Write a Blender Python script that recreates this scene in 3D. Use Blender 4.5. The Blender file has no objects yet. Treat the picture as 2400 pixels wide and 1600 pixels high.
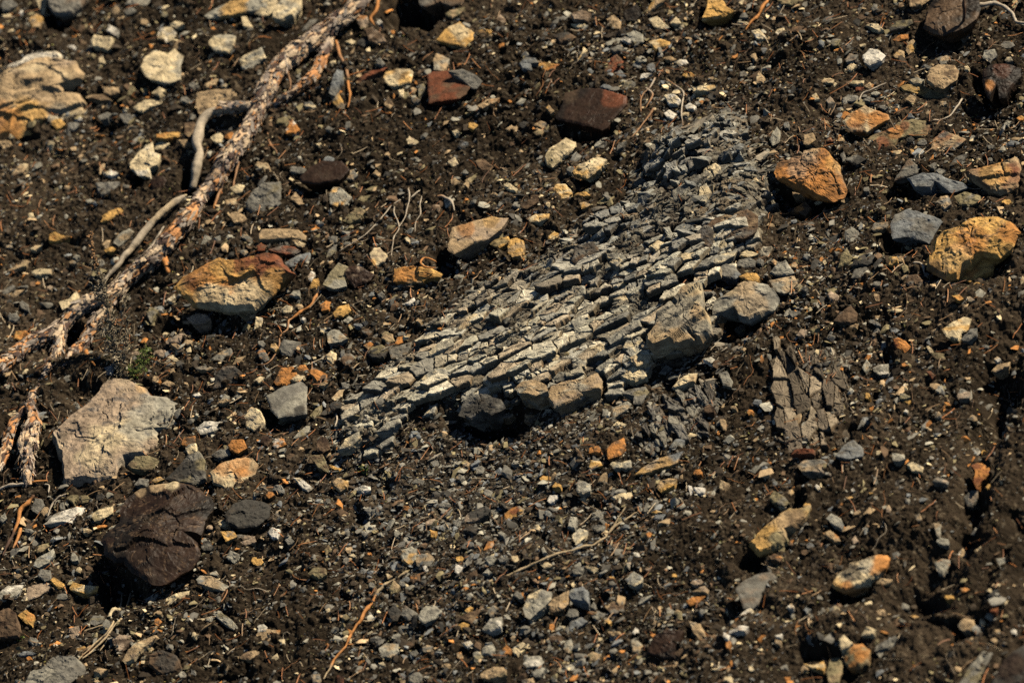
import bpy, math, random
import numpy as np
from mathutils import Matrix, Vector
C = bpy.context.scene.collection
rng = np.random.default_rng(7)

# ------------------------------------------------------------------ camera, sky, sun, exposure
PITCH = math.radians(15.0)
DIST = 12.0
R_ = np.array([1.0, 0, 0])
F_ = np.array([0, math.cos(PITCH), -math.sin(PITCH)])
U_ = np.cross(R_, F_)
cam_d = bpy.data.cameras.new('camera')
cam_d.sensor_width = 36; cam_d.lens = 180; cam_d.clip_end = 500
cam_d.dof.use_dof = True; cam_d.dof.focus_distance = DIST - 0.05; cam_d.dof.aperture_fstop = 2.7
cam = bpy.data.objects.new('camera', cam_d); C.objects.link(cam)
cam.matrix_world = Matrix(((R_[0], U_[0], -F_[0], -F_[0]*DIST), (R_[1], U_[1], -F_[1], -F_[1]*DIST), (R_[2], U_[2], -F_[2], -F_[2]*DIST), (0, 0, 0, 1)))
bpy.context.scene.camera = cam
SUNV = (0.46, 0.86, 0.22)                     # towards the sun: right, up, towards the viewer
s = SUNV[0]*R_ + SUNV[1]*U_ - SUNV[2]*F_; s /= np.linalg.norm(s)
sd = bpy.data.lights.new('sun', 'SUN'); sd.energy = 5.0; sd.angle = math.radians(0.53); sd.color = (1.0, 0.87, 0.67)
sun = bpy.data.objects.new('sun', sd); C.objects.link(sun)
sun.rotation_euler = Vector(s).to_track_quat('Z', 'Y').to_euler(); sun.location = Vector(s)*20
w = bpy.data.worlds.new('World'); bpy.context.scene.world = w; w.use_nodes = True
nt = w.node_tree; bg = nt.nodes['Background']; sky = nt.nodes.new('ShaderNodeTexSky')
sky.sky_type = 'NISHITA'; sky.sun_disc = False; sky.altitude = 3000; sky.air_density = 0.5; sky.dust_density = 0.2
sky.sun_elevation = math.asin(s[2]); sky.sun_rotation = math.atan2(s[0], s[1])
nt.links.new(sky.outputs[0], bg.inputs[0]); bg.inputs[1].default_value = 0.05
vs = bpy.context.scene.view_settings
vs.view_transform = 'Standard'; vs.look = 'None'; vs.gamma = 1; vs.exposure = 0.55
bpy.context.scene.cycles.max_bounces = 4
bpy.context.scene.cycles.diffuse_bounces = 0
bpy.context.scene.cycles.use_denoising = False

# ------------------------------------------------------------------ the slope's own axes (a right, b up-slope, n out of the slope)
g_ = 1.15
e_ = -0.38*R_ + 0.925*U_; e_ /= np.linalg.norm(e_)
N_ = -F_ + g_*e_; N_ /= np.linalg.norm(N_)
A_ = R_ - R_.dot(N_)*N_; A_ /= np.linalg.norm(A_)
B_ = np.cross(N_, A_)
M3 = np.array([A_, B_, N_]).T                 # slope -> world
ROT = Matrix(((A_[0], B_[0], N_[0], 0), (A_[1], B_[1], N_[1], 0), (A_[2], B_[2], N_[2], 0), (0, 0, 0, 1)))
Rl, Ul, Fl = R_@M3, U_@M3, F_@M3
CAMl = -Fl*DIST
SUNl = s@M3
UPl = np.array([0, 0, 1.0])@M3

def P(px, py, h=0.0):
    """photo pixel -> slope coordinates at height h above the slope plane"""
    px = np.asarray(px, float); py = np.asarray(py, float)
    X = (px-1200)/1000; Y = (800-py)/1000
    d = X[..., None]*Rl + Y[..., None]*Ul + DIST*Fl
    t = (h-CAMl[2])/d[..., 2]
    return CAMl + t[..., None]*d
def Q(x, y, z=0.0):
    """slope coordinates -> photo pixel"""
    v = np.stack(np.broadcast_arrays(x, y, z), -1) - CAMl
    t = DIST/(v@Fl)
    return 1200+1000*t*(v@Rl), 800-1000*t*(v@Ul)

# ------------------------------------------------------------------ noise
def _h(i, seed):
    i = (i.astype(np.uint64) + np.uint64(seed*7919+13)) & np.uint64(0xffffffff)
    i = (i ^ (i >> np.uint64(16)))*np.uint64(0x7feb352d) & np.uint64(0xffffffff)
    i = (i ^ (i >> np.uint64(15)))*np.uint64(0x846ca68b) & np.uint64(0xffffffff)
    i = i ^ (i >> np.uint64(16))
    return i.astype(np.float64)/4294967295.0
def _hc(seed, *cs):
    k = np.zeros(np.broadcast(*cs).shape, np.int64)
    for c, m in zip(cs, (73856093, 19349663, 83492791)):
        k = k ^ (c.astype(np.int64)*m)
    return _h((k & 0xffffffff), seed)
def vn(seed, *cs):
    cs = [np.asarray(c, float) for c in cs]
    f = [np.floor(c) for c in cs]; u = [c-q for c, q in zip(cs, f)]; u = [t*t*(3-2*t) for t in u]
    out = 0
    n = len(cs)
    for m in range(1 << n):
        wgt = 1.0; cc = []
        for k in range(n):
            b = (m >> k) & 1
            wgt = wgt*(u[k] if b else 1-u[k]); cc.append(f[k]+b)
        out = out + wgt*_hc(seed, *cc)
    return out*2-1
def fbm(seed, o, *cs, gain=0.5):
    r = 0; a = 1; t = 0
    for i in range(o):
        r = r + a*vn(seed+i*17, *[np.asarray(c)*(2.03**i)+i*5.3 for c in cs]); t += a; a *= gain
    return r/t
def vor(seed, x, y, jit=0.8):
    fx, fy = np.floor(x), np.floor(y)
    b1 = np.full(x.shape, 9.0); b2 = b1.copy(); ci = np.zeros_like(x); cj = np.zeros_like(x); dx = np.zeros_like(x); dy = np.zeros_like(x)
    for i in (-1, 0, 1):
        for j in (-1, 0, 1):
            gx, gy = fx+i, fy+j
            sx = gx+.5+jit*(_hc(seed, gx, gy)-.5); sy = gy+.5+jit*(_hc(seed+1, gx, gy)-.5)
            d = np.hypot(x-sx, y-sy)
            c = d < b1
            b2 = np.where(c, b1, np.minimum(b2, d))
            ci = np.where(c, gx, ci); cj = np.where(c, gy, cj); dx = np.where(c, x-sx, dx); dy = np.where(c, y-sy, dy)
            b1 = np.where(c, d, b1)
    return b1, b2, ci, cj, dx, dy
def sst(a, b, x):
    t = np.clip((x-a)/(b-a), 0, 1); return t*t*(3-2*t)

# ------------------------------------------------------------------ materials
def mat(name, rough=0.9, spec=0.25, nscale=60, var=0.35, bump=0.4, bscale=260, grime=0.25, coat=0, crack=0.0):
    m = bpy.data.materials.new(name); m.use_nodes = True
    t = m.node_tree; n = t.nodes; l = t.links; b = n['Principled BSDF']
    b.inputs['Roughness'].default_value = rough; b.inputs['Specular IOR Level'].default_value = spec
    if coat: b.inputs['Coat Weight'].default_value = coat; b.inputs['Coat Roughness'].default_value = 0.25
    at = n.new('ShaderNodeAttribute'); at.attribute_name = 'Col'
    geo = n.new('ShaderNodeNewGeometry')
    def noise(sc, det=4, ro=.6):
        q = n.new('ShaderNodeTexNoise'); q.inputs['Scale'].default_value = sc; q.inputs['Detail'].default_value = det; q.inputs['Roughness'].default_value = ro
        l.new(geo.outputs['Position'], q.inputs['Vector']); return q
    def mul(col, fac_out, lo, hi):
        r = n.new('ShaderNodeMapRange'); r.inputs['From Min'].default_value = .3; r.inputs['From Max'].default_value = .7
        r.inputs['To Min'].default_value = lo; r.inputs['To Max'].default_value = hi; l.new(fac_out, r.inputs['Value'])
        v = n.new('ShaderNodeVectorMath'); v.operation = 'SCALE'; l.new(col, v.inputs[0]); l.new(r.outputs[0], v.inputs['Scale']); return v.outputs[0]
    n1 = noise(nscale); c = mul(at.outputs['Color'], n1.outputs['Fac'], 1-var, 1+var)
    n2 = noise(nscale*9, 3, .7); c = mul(c, n2.outputs['Fac'], 1-var*.9, 1+var*.9)
    if grime:                                   # soil dust settled in patches
        n3 = noise(nscale*.6, 6, .7); r = n.new('ShaderNodeMapRange'); r.inputs['From Min'].default_value = .54; r.inputs['From Max'].default_value = .66
        r.inputs['To Max'].default_value = grime; l.new(n3.outputs['Fac'], r.inputs['Value'])
        mx = n.new('ShaderNodeMix'); mx.data_type = 'RGBA'; l.new(r.outputs[0], mx.inputs['Factor']); l.new(c, mx.inputs['A']); mx.inputs['B'].default_value = (.07, .052, .035, 1); c = mx.outputs['Result']
    l.new(c, b.inputs['Base Color'])
    n4 = noise(bscale, 5, .65); bp = n.new('ShaderNodeBump'); bp.inputs['Strength'].default_value = bump; bp.inputs['Distance'].default_value = .004
    l.new(n4.outputs['Fac'], bp.inputs['Height']); l.new(bp.outputs[0], b.inputs['Normal'])
    return m
M_ROCK = mat('rough_stone', grime=.55, nscale=45, bump=.55)
M_DARK = mat('iron_dark_stone', rough=.55, spec=.22, nscale=30, var=.4, bump=.35, bscale=140, grime=.35)
M_CHIP = mat('gravel_stone', grime=.35, nscale=50, bump=.4)
M_SOIL = mat('dark_crumbly_soil', rough=1, spec=.1, nscale=22, var=.35, bump=.9, bscale=330, grime=0)
M_SHALE = mat('banded_shale', grime=.5, nscale=55, var=.35, bump=.9, bscale=260)
M_BARK = mat('flaking_bark', rough=.8, nscale=90, var=.3, bump=.6, bscale=260, grime=.3)
M_WOOD = mat('weathered_wood', rough=.7, nscale=120, var=.25, bump=.4, bscale=400, grime=.15)
M_NEEDLE = mat('dry_needles', rough=.6, nscale=40, var=.3, bump=0, grime=.1)
M_LEAF = mat('dried_leaf', rough=.8, nscale=60, var=.4, bump=0, grime=0)

PAL = dict(cr=(.54, .44, .27), wh=(.56, .52, .44), tn=(.34, .245, .14), yl=(.47, .28, .088), to=(.4, .2, .08), ru=(.17, .058, .028), mr=(.030, .0165, .0105),
           gy=(.150, .142, .120), bl=(.150, .158, .158), dg=(.050, .047, .041), ol=(.185, .155, .085), br=(.115, .075, .045), pk=(.31, .235, .165), bk=(.0145, .0115, .009),
           lg=(.265, .25, .20))
PAL['or'] = (.40, .175, .050)
PAL = {k: np.array(v)*(1.12 if sum(v) > .3 else 1) for k, v in PAL.items()}
WORD = dict(cr='cream', wh='white', tn='tan', yl='ochre yellow', ru='rust red', mr='dark maroon', gy='grey', bl='blue grey', dg='dark grey', ol='olive', br='brown', pk='pinkish', bk='near black', lg='pale grey')
WORD['or'] = 'orange'

# ------------------------------------------------------------------ mesh output
def make_mesh(name, v, f, col=None, material=None, smooth=False, nf=None):
    """v (n,3), f (m,k) int array (or list of such arrays)"""
    me = bpy.data.meshes.new(name)
    fs = f if isinstance(f, list) else [f]
    me.vertices.add(len(v)); me.vertices.foreach_set('co', np.asarray(v, np.float32).ravel())
    tot = sum(a.size for a in fs); npoly = sum(len(a) for a in fs)
    me.loops.add(tot); me.polygons.add(npoly)
    me.loops.foreach_set('vertex_index', np.concatenate([a.ravel() for a in fs]).astype(np.int32))
    sizes = np.concatenate([np.full(len(a), a.shape[1]) for a in fs])
    st = np.concatenate([[0], np.cumsum(sizes)[:-1]])
    me.polygons.foreach_set('loop_start', st.astype(np.int32))
    me.polygons.foreach_set('use_smooth', np.full(npoly, bool(smooth)))
    me.update(calc_edges=True); me.validate()
    if col is not None:
        ca = me.color_attributes.new('Col', 'FLOAT_COLOR', 'POINT')
        c4 = np.ones((len(v), 4), np.float32); c4[:, :3] = col; ca.data.foreach_set('color', c4.ravel())
    if material: me.materials.append(material)
    return me
def tag(o, label=None, cat=None, group=None, kind=None):
    if label: o['label'] = label
    if cat: o['category'] = cat
    if group: o['group'] = group
    if kind: o['kind'] = kind
    return o
def put(name, me, base, parent=None):
    """link a mesh whose vertices are in slope axes relative to base (slope coordinates)"""
    o = bpy.data.objects.new(name, me); C.objects.link(o)
    if parent is not None: o.parent = parent; o.location = base
    else:
        o.matrix_world = Matrix.Translation(Vector(M3@np.asarray(base, float))) @ ROT
    return o
def empty(name, base):
    o = bpy.data.objects.new(name, None); C.objects.link(o); o.empty_display_size = .05
    o.matrix_world = Matrix.Translation(Vector(M3@np.asarray(base, float))) @ ROT
    return o

# ------------------------------------------------------------------ the photo's stones: outline in a tile of the photo, kind, height
DATA = """A tn/cr/pk 60 -150,520 0,490 150,440 240,400 430,405 520,425 545,480 585,520 570,545 450,545 425,640 540,650 590,720 590,770 500,800 440,820 450,880 380,885 330,850 250,860 230,930 100,960 -150,940 | wide pinkish tan slab with an ochre lower edge, cut by the left side | the wide pinkish slab
A cr/wh 80 -120,500 0,480 150,425 190,385 400,358 430,400 385,450 280,490 140,545 0,525 -120,560 | pale cream plate lying on the upper edge of the wide pinkish slab |
A gy/br 65! 320,-60 640,-60 560,50 500,95 420,115 360,95 330,50 | grey brown boulder with a black hollow under it, cut by the top edge | the boulder cut by the top edge
A cr 20 240,-10 330,-10 320,50 300,110 285,100 265,50
A gy 15 @60,35,110,80,20
A cr 12 @50,118,90,45,0
A tn/yl 20 @245,145,90,90,40
A cr 30 625,285 650,240 770,260 765,320 740,345 640,320
A wh 10 @490,330,70,35,0
A cr 12 @705,415,70,60,-30
A cr/wh 25 1085,240 1110,190 1180,185 1215,230 1190,275 1130,300 1090,275
A cr/lg 35 970,450 1000,390 1060,350 1130,360 1150,380 1200,335 1260,390 1240,440 1245,550 1170,580 1100,560 1020,545 980,490 | large pale cream stone with a knobbly scalloped outline, left of the long root | the scalloped cream stone
A cr/lg 25 1435,290 1470,250 1560,235 1620,250 1615,320 1570,360 1480,355 1440,320
A lg/cr 30 1640,410 1700,370 1800,330 1830,400 1780,440 1700,500 1650,460
A lg/yl 35 1405,110 1500,50 1600,10 1770,-20 1900,-10 1850,60 1700,90 1600,120 1430,130 | long grey slab with yellow lower edge at the top, left of the root |
A cr 20 @1700,160,120,80,-30
A lg/gy 30! 860,30 900,-20 1040,-10 1030,30 980,45
A gy/br 15 @900,75,120,50,0
A tn 22! 705,600 830,600 820,640 750,655 715,640
A tn/br 30! @680,680,190,60,-10
A cr 20 1045,640 1100,600 1140,620 1100,665
A cr 10 910,740 1000,690 1110,680 1120,710 1030,740 980,775
A gy 15 @870,815,95,75,0
A gy 25! @720,800,110,50,20
A tn 25 1350,640 1450,620 1640,610 1620,690 1500,760 1380,790 1345,720 | flat plain tan slab tucked behind the bend of the grey root branch | the flat tan slab behind the root bend
A br/tn 20 @1310,880,110,140,0
A yl/or 20! 1070,930 1240,915 1245,940 1150,970 1075,965
A tn 18 @1265,980,110,60,-15
A cr 15 @1110,1005,110,50,20
A cr/wh 45! 895,1120 950,1050 1050,970 1060,1050 1105,1065 1080,1130 1030,1160 1030,1220 960,1210 900,1160 | pointed cream stone with a rounded ear, left of the grey root branch | the pointed cream stone
A gy 12 650,1260 830,1250 790,1310 700,1355 670,1320 | grey triangular flat stone below the pointed cream stone |
A wh/cr 15 @760,1195,110,50,0
A cr 14 @1500,950,90,60,10
A tn/cr 14 @130,1170,130,55,35
A tn 15 @40,1000,120,90,-20
A mr 15 @1090,1260,130,100,0
A cr 12 @210,1490,45,60,0
A yl/tn 12 @780,1470,190,60,25
A gy 12 @1330,590,80,60,0
A tn/cr 10 @1460,570,120,40,30
A cr 15 @1640,1300,110,60,0
A tn/cr 15 @1590,1390,110,50,10
A tn/br 20 @1640,1500,120,70,-20
A gy 15 @500,870,90,50,0
A yl 25 @400,850,90,70,0
A tn 10 @450,1165,80,30,30
A ol 12 @900,630,80,60,30
A gy 10 @1280,690,70,60,0
A tn 10 @990,150,70,40,0
A cr 14 @1210,170,110,50,0
A ol/gy 12 @1130,100,50,50,0
A gy/wh 12 @780,210,120,60,-30
A tn 12 @800,75,60,60,0
A wh 8 @150,85,40,40,0
A wh 8 @540,820,60,30,0
A tn 10 @1590,70,60,40,0
A cr 9 @1550,590,40,30,0
B cr 30 0,30 60,-10 150,0 130,50 90,110 20,105 -20,80 | paler notched stone touching the rounded cream stone, top left of the root | 
B cr/lg 45! 105,80 170,20 250,-10 320,0 310,60 260,120 170,150 110,130 | rounded smooth cream stone near the top edge left of the root | the rounded cream stone
B yl/cr 38! 1245,275 1290,210 1400,150 1440,190 1505,225 1495,270 1440,325 1340,305 | pale ochre wedge with clean facets below the black hollow at the top | the pale ochre wedge
B tn/lg 25 1215,420 1240,365 1330,405 1320,450 1290,485 1225,480
B cr/yl 32! 872,535 890,500 960,475 1060,475 1088,500 1070,570 940,600 905,575 | bright cream stone with a brown stain in its top, left of the rusty plate | the stained cream stone
B ru/br 35! 1180,515 1220,495 1320,490 1400,535 1475,600 1450,650 1400,680 1310,690 1185,715 1180,610 | smooth rust red plate, five sided, with dark shade under its left corner | the rusty plate
B gy/bl 22 1320,490 1420,475 1500,510 1560,560 1520,610 1480,610 1400,540 | blue grey flake leaning behind the rusty plate |
B lg 14 @1185,500,70,50,0
B ru/br 12 690,540 800,495 910,460 880,490 760,545 700,585 | thin rust red sliver between the hanging rootlet and the stained cream stone |
B cr 12 980,620 1015,615 1015,670 985,665
B tn/br 14 880,720 910,665 950,720 920,750
B ol/gy 16 @1140,615,60,100,-15
B gy/tn 12 @1095,690,70,40,0
B tn/or 16 1520,730 1590,685 1680,675 1640,710 1560,745
B yl/gy 16 510,660 570,640 600,700 610,750 570,745 530,710
B or/wh 20 200,900 250,820 300,890 270,920 210,920 | white pointed chip with an orange tip beside the rootlets of the long root |
B ol 15 @200,830,130,60,15
B gy/cr 14 @370,730,90,50,-10
B mr/bk 60! 300,1220 370,1150 450,1110 590,1110 640,1170 570,1240 430,1270 310,1260 | dark maroon block with a smooth flat top right of the long root | the dark maroon block
B bl 15 @500,1095,100,40,0
B lg/yl 32 500,1335 530,1290 580,1290 660,1360 630,1400 580,1430 510,1400 | grey white angular stone with ochre spots just below the dark maroon block | the grey white angular stone
B tn 25 235,1365 270,1320 340,1400 300,1410
B tn/cr 20 @50,1160,110,90,-30
B ol/tn 25 600,1520 640,1470 720,1425 755,1450 720,1500 650,1540
B ol 15 665,1430 720,1350 790,1345 740,1400 700,1430
B gy/ol 42 -70,1400 -20,1320 60,1260 170,1250 165,1380 130,1450 40,1500 -60,1450 | broad grey olive boulder right of the long root, below left of the dark block | the grey olive boulder
B cr/pk 16 1035,960 1060,940 1120,975 1100,1000 1045,990
B cr 12 @1370,910,55,45,0
B cr/pk 14 1320,1110 1370,1085 1395,1130 1350,1150
B dg/bl 18 @1425,990,85,65,10
B yl/tn 13 @1490,865,80,50,0
B tn 15 @1745,880,60,45,0
B br/tn 16 1500,1110 1560,1090 1640,1150 1600,1180 1540,1170
B ol/tn 14 1410,1300 1440,1240 1510,1200 1520,1220 1450,1280
B tn 12 @1370,1250,80,50,0
B tn 12 @830,1195,60,45,0
B cr 22 1700,1270 1730,1255 1800,1300 1790,1320 1740,1310
B br/gy 50! 1095,-60 1450,-60 1420,30 1340,45 1260,20 1190,50 1130,40 | reddish grey boulder overhanging the black hollow at the top edge | the black hollow at the top
B ol/tn 18 1300,100 1340,70 1440,50 1400,100 1350,125
B br/pk 20 740,200 800,190 870,240 900,290 830,310 780,290
B pk/br 16 @1680,140,70,70,-40
B yl/br 12 @1580,220,100,45,0
B gy 12 @1680,210,70,40,0
B pk/or 25 @730,145,80,90,0
B wh 12 @845,155,50,45,0
B cr 10 @650,290,70,35,0
B bl/gy 16 500,640 540,530 570,480 600,490 590,560 540,660
B dg 10 @1725,1385,80,50,0
B br/pk 12 @1240,1430,60,60,0
B gy 12 @370,170,150,60,25
B gy 10 @630,860,40,80,-20
B dg 12 @740,290,90,60,0
B gy 10 @500,885,50,40,0
B gy 10 @850,430,80,60,0
B gy/tn 12 @650,1200,90,70,0
B gy 10 @280,1170,120,50,0
B tn 8 @905,1060,40,25,0
B gy 9 @1440,1185,40,30,0
B cr 9 @430,995,50,30,0
B dg 12 @900,1200,60,40,20
C mr/bk 30! 290,800 350,720 365,640 480,605 600,605 700,630 790,660 780,720 720,790 650,880 620,895 540,870 420,850 300,820 | glossy dark purple slab with a round red stained chip scar | the dark purple slab
C or/yl 18 130,440 220,430 400,455 370,480 330,520 230,530 160,500 | bright orange stained flake left above the dark purple slab | the bright orange flake
C bl/gy 14 45,440 90,395 160,400 190,430 130,440 140,485 70,480
C ru/br 16 680,400 720,375 780,430 770,470 700,500 660,560 590,560 620,510 660,460 | reddish brown shard pointing at the dark purple slab from above |
C yl/cr 45! 1350,-50 1430,-40 1480,50 1530,80 1490,100 1420,130 1310,140 1340,60 | rugged pale yellow block with black shade below, cut by the top edge | the rugged yellow block
C cr/lg 20 940,130 1000,110 1050,160 1090,190 1040,200 980,190
C cr 16 1090,160 1130,115 1165,160 1130,172
C lg/gy 18 780,235 840,210 900,240 910,290 850,310 810,280
C lg/ol 15 635,300 700,265 770,260 750,290 660,315
C gy 13 @720,340,90,50,20
C wh/gy 16 @785,275,80,35,-20
C yl/cr 26 940,285 1020,268 1090,290 1095,315 1030,325 990,350 960,320 | small buttery wedge stone above right of the dark purple slab | the buttery wedge stone
C tn 20 660,130 700,100 750,150 740,200 690,200
C pk/br 18 400,100 480,70 545,95 520,150 430,150
C cr 15 400,165 500,165 515,185 460,200
C bk/dg 30 @830,95,130,120,0
C cr/yl 12 450,415 480,370 490,320 520,350 490,410
C tn/yl 15 910,110 950,40 1010,-10 1060,0 1000,50 930,110
C lg 16 @890,410,85,45,0
C gy/bl 18 @870,450,90,60,0
C bl 16 @955,465,55,55,30
C wh/gy 12 @915,520,90,35,10
C bl/gy 20 @740,515,100,60,0
C wh/cr 22 1045,665 1060,650 1120,650 1165,690 1140,725 1080,725 | chalky pitted white stone, largest of the white cluster right of the purple slab | the chalky white cluster
C wh/cr 20 @1230,735,80,65,10
C wh/cr 16 1045,780 1080,755 1135,790 1110,820 1070,810
C cr/tn 14 @1190,790,60,40,0
C cr/yl 28! 1215,590 1270,600 1395,585 1405,605 1340,630 1250,630 | narrow cream bar of stone with black shade under its left end | the narrow cream bar
C dg 20 @1390,665,90,50,0
C gy/dg 25 @1480,765,90,50,0
C gy 22 @1480,820,90,60,0
C tn/cr 15 1670,570 1700,490 1745,540 1730,575
C cr/wh 22 1650,215 1700,200 1740,240 1760,270 1680,270
C tn/yl 12 @1090,405,90,45,0
C wh/cr 12 @1175,435,80,45,0
C yl/gy 12 @1210,515,80,35,10
C cr/ol 42 222,1090 250,1030 370,950 440,980 430,1030 350,1090 280,1150 230,1130 | blocky cream bar stone with split top, upper of the two cream bars in the centre | the upper centre cream bar
C cr/yl 32! 415,1180 450,1140 590,1080 655,1100 610,1160 520,1230 430,1200 | leaf shaped cream stone, lower of the two cream bars in the centre | the leaf shaped cream stone
C gy 14 @400,1165,65,45,0
C cr/yl 28 275,1290 320,1262 370,1270 415,1320 390,1360 310,1375 | roundish lumpy cream stone in the centre below the leaf shaped stone | the lumpy cream stone
C cr/yl 20 110,1505 160,1475 260,1470 250,1500 190,1525 120,1530
C ol/gy 18 580,1400 640,1350 695,1345 670,1385 610,1410
C br/mr 24 60,1410 110,1370 180,1355 180,1390 100,1440 70,1430
C tn/yl 16 @500,1410,80,50,15
C yl/br 14 @480,1345,110,50,0
C gy 12 @30,1410,60,40,0
C tn/gy 18 145,860 200,830 240,850 210,885
C tn/ol 12 @185,910,70,45,20
C tn 12 @15,885,50,50,0
C gy 12 720,1000 790,965 760,1010 720,1040
C cr 10 @1590,160,90,35,0
C cr 10 @1580,15,50,40,0
C gy 10 @1600,110,60,40,0
C dg/br 18 @370,260,160,80,0
C tn 12 @1665,390,60,60,0
C tn/yl 15 @260,750,60,60,0
C dg 14 @85,860,100,50,0
C bl 10 @650,600,80,40,0
C gy/ol 14 @800,590,100,70,20
C lg 12 @600,990,70,30,20
C cr/wh 9 @1220,295,40,35,0
C gy 9 @1270,250,40,35,0
C gy 10 @1590,510,60,40,0
C gy 10 @350,130,70,50,0
C tn 9 @1370,540,40,25,0
C or/tn 8 @1300,705,35,25,0
C cr 9 @245,1405,30,35,0
C gy 12 @110,630,60,40,0
C dg/gy 12 @30,550,60,50,0
C wh/gy 9 @1020,375,40,35,0
C tn/or 9 @1070,490,40,30,0
C lg 12 @1650,470,60,35,20
D or/tn/br 70! 40,1190 70,1120 180,1080 230,1085 250,1045 330,1040 420,1055 490,1130 520,1240 550,1310 520,1360 450,1390 350,1380 240,1320 120,1260 60,1240 | big rough orange brown boulder casting a deep black shadow, upper right | the big orange brown boulder
D cr/tn/or 42! 515,840 540,790 670,727 740,760 830,790 840,820 760,860 680,910 570,910 530,870 | cream stone with rusty orange lower edge above the big orange brown boulder | the rust edged cream stone
D ol/gy/ru 12 655,990 720,930 860,880 900,840 1000,820 1100,835 1170,900 1120,950 960,940 880,970 870,1010 780,1045 700,1020 | flat olive slab streaked with rust lying flush in the soil, upper right | the rust streaked olive slab
D tn/ru/gy 14 1120,1040 1130,960 1210,895 1290,930 1360,960 1290,1020 1200,1050 1130,1060 | orange and grey flat flake touching the right end of the rust streaked olive slab |
D tn/br 45! 1085,540 1105,480 1170,440 1280,450 1315,490 1300,550 1210,610 1150,600 1100,570 | chunky tan brown rounded stone left of the dark maroon boulder, upper right | the chunky tan stone
D gy 14 @1105,465,100,50,0
D gy/tn 14 @1210,415,80,50,30
D ol/yl 12 910,600 950,585 1060,590 1150,630 1240,650 1200,680 1080,680 1000,640 930,625 | long olive green flake lying flush below the chunky tan stone |
D lg/cr 16 965,560 1020,535 1080,550 1060,580 1000,590
D wh 34! 650,390 700,335 760,345 810,385 780,420 700,450 660,430 | bright white broken stone with shaded front face in the upper right | the bright white stone
D gy/pk 15 535,410 560,370 620,380 600,410 540,430
D cr/tn 14 @570,460,70,55,20
D tn/yl 18 860,380 900,345 940,355 940,400 880,400
D tn/yl 22 950,350 960,300 1000,270 1020,300 1010,350 970,375
D ol/gy 14 @465,290,85,50,15
D bl 12 @365,295,40,45,0
D cr/wh 18 35,255 60,205 110,190 125,230 90,270 50,270
D br/or 15 @210,200,100,50,0
D bk/dg/br 70! 1070,190 1085,90 1120,30 1200,-40 1420,-50 1480,60 1440,130 1340,200 1200,250 1120,230 | near black boulder with brown top, cut by the top edge at upper right | the near black boulder
D bk/mr 75! 1470,560 1480,480 1530,440 1640,445 1740,470 1750,520 1690,590 1640,670 1590,680 1580,600 1530,680 1490,640 | dark maroon jagged boulder with orange streaks near the right edge | the dark maroon jagged boulder
D cr/tn 26! 665,180 700,165 760,170 800,210 760,220 700,195
D dg/ol 22 830,200 870,150 990,135 1000,160 930,200 850,215
D or/br 16 860,275 900,245 965,235 960,265 900,285
D gy/lg 22 1480,400 1490,350 1560,340 1580,380 1530,430
D cr/ol 14! 555,575 580,555 665,555 660,575 600,585
D tn/or 14 @700,590,70,45,0
D ru/br 10 @640,615,80,35,0
D gy 16 505,690 550,655 625,665 620,700 540,715
D gy 16 650,690 690,665 735,680 730,700
D lg 10 @740,645,70,30,0
D cr/yl 12 300,660 330,640 355,680 320,690
D pk/gy 13 @430,700,70,60,-30
D tn 14 945,680 980,650 1020,670 1000,715
D tn/cr 10 @410,555,80,40,0
D tn/gy 12 @1205,715,60,40,0
D tn/yl 15 245,930 310,915 330,960 280,1000 245,990
D lg/ol 16 10,960 60,870 85,900 80,980 30,1000
D tn/or 14 @500,950,55,50,0
D cr/or 10 840,1045 925,1035 910,1075 850,1065
D yl/ol 10 @990,1050,50,50,0
D bl 18 1640,990 1670,965 1730,980 1750,1020 1660,1010
D bl/gy 50! 965,1230 1060,1190 1160,1200 1260,1240 1350,1260 1380,1290 1260,1330 1230,1290 1160,1250 1120,1300 1000,1300 | blue grey slab with black shade under its left end, right edge side | the blue grey slab
D tn/br/ru 55 1350,1190 1450,1160 1600,1130 1730,1100 1755,1180 1720,1290 1650,1330 1540,1330 1470,1290 1400,1230 | banded tan and red brown rock at the right edge | the banded red brown rock
D gy/br 26 865,1245 920,1160 970,1090 1050,1150 1020,1200 940,1220
D dg/gy 20 1250,1140 1290,1080 1370,1055 1350,1100 1310,1145
D gy/tn 22 1150,1400 1190,1350 1240,1345 1265,1400 1210,1440
D ol/gy 38! 1280,1350 1360,1320 1460,1350 1470,1380 1380,1420 1310,1410
D br/or 32! 150,1460 200,1420 260,1385 300,1430 260,1490 210,1460
D tn 20 @530,1375,80,40,20
D tn/or 20 @200,1340,130,30,-10
D dg/gy 16 @600,1100,140,70,10
D yl 12 @1640,1390,70,40,0
D gy 10 @1530,1010,60,35,0
D tn/br 20 960,-20 1150,-30 1060,40 980,45
D gy 16 @730,50,50,60,-20
D ol/tn 22 60,0 220,-20 240,10 170,40 90,35
D gy 14 @1190,1180,80,60,0
D gy/ol 14 @1135,1135,60,50,0
D br/tn 14 @920,35,60,30,0
D lg/gy 10 @1640,850,80,40,10
D dg 14 @975,960,60,45,0
D gy 12 @1060,980,70,50,0
D bl/gy 12 @980,800,60,40,0
D gy 12 @800,745,60,30,0
D tn 10 @395,845,50,35,0
D bl 10 @755,905,60,30,0
D gy/bl 12 @125,860,50,45,0
D gy 12 @130,1070,50,40,0
D or/yl 12 @1740,815,60,30,0
D ru/tn 10 @425,965,50,40,0
D gy 14 @520,1080,40,60,0
D tn/gy 12 @1100,770,40,40,0
D gy 14 @680,1300,40,40,0
D gy 16 @570,1250,40,50,0
D cr/tn 18 @1370,470,40,40,0
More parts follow.
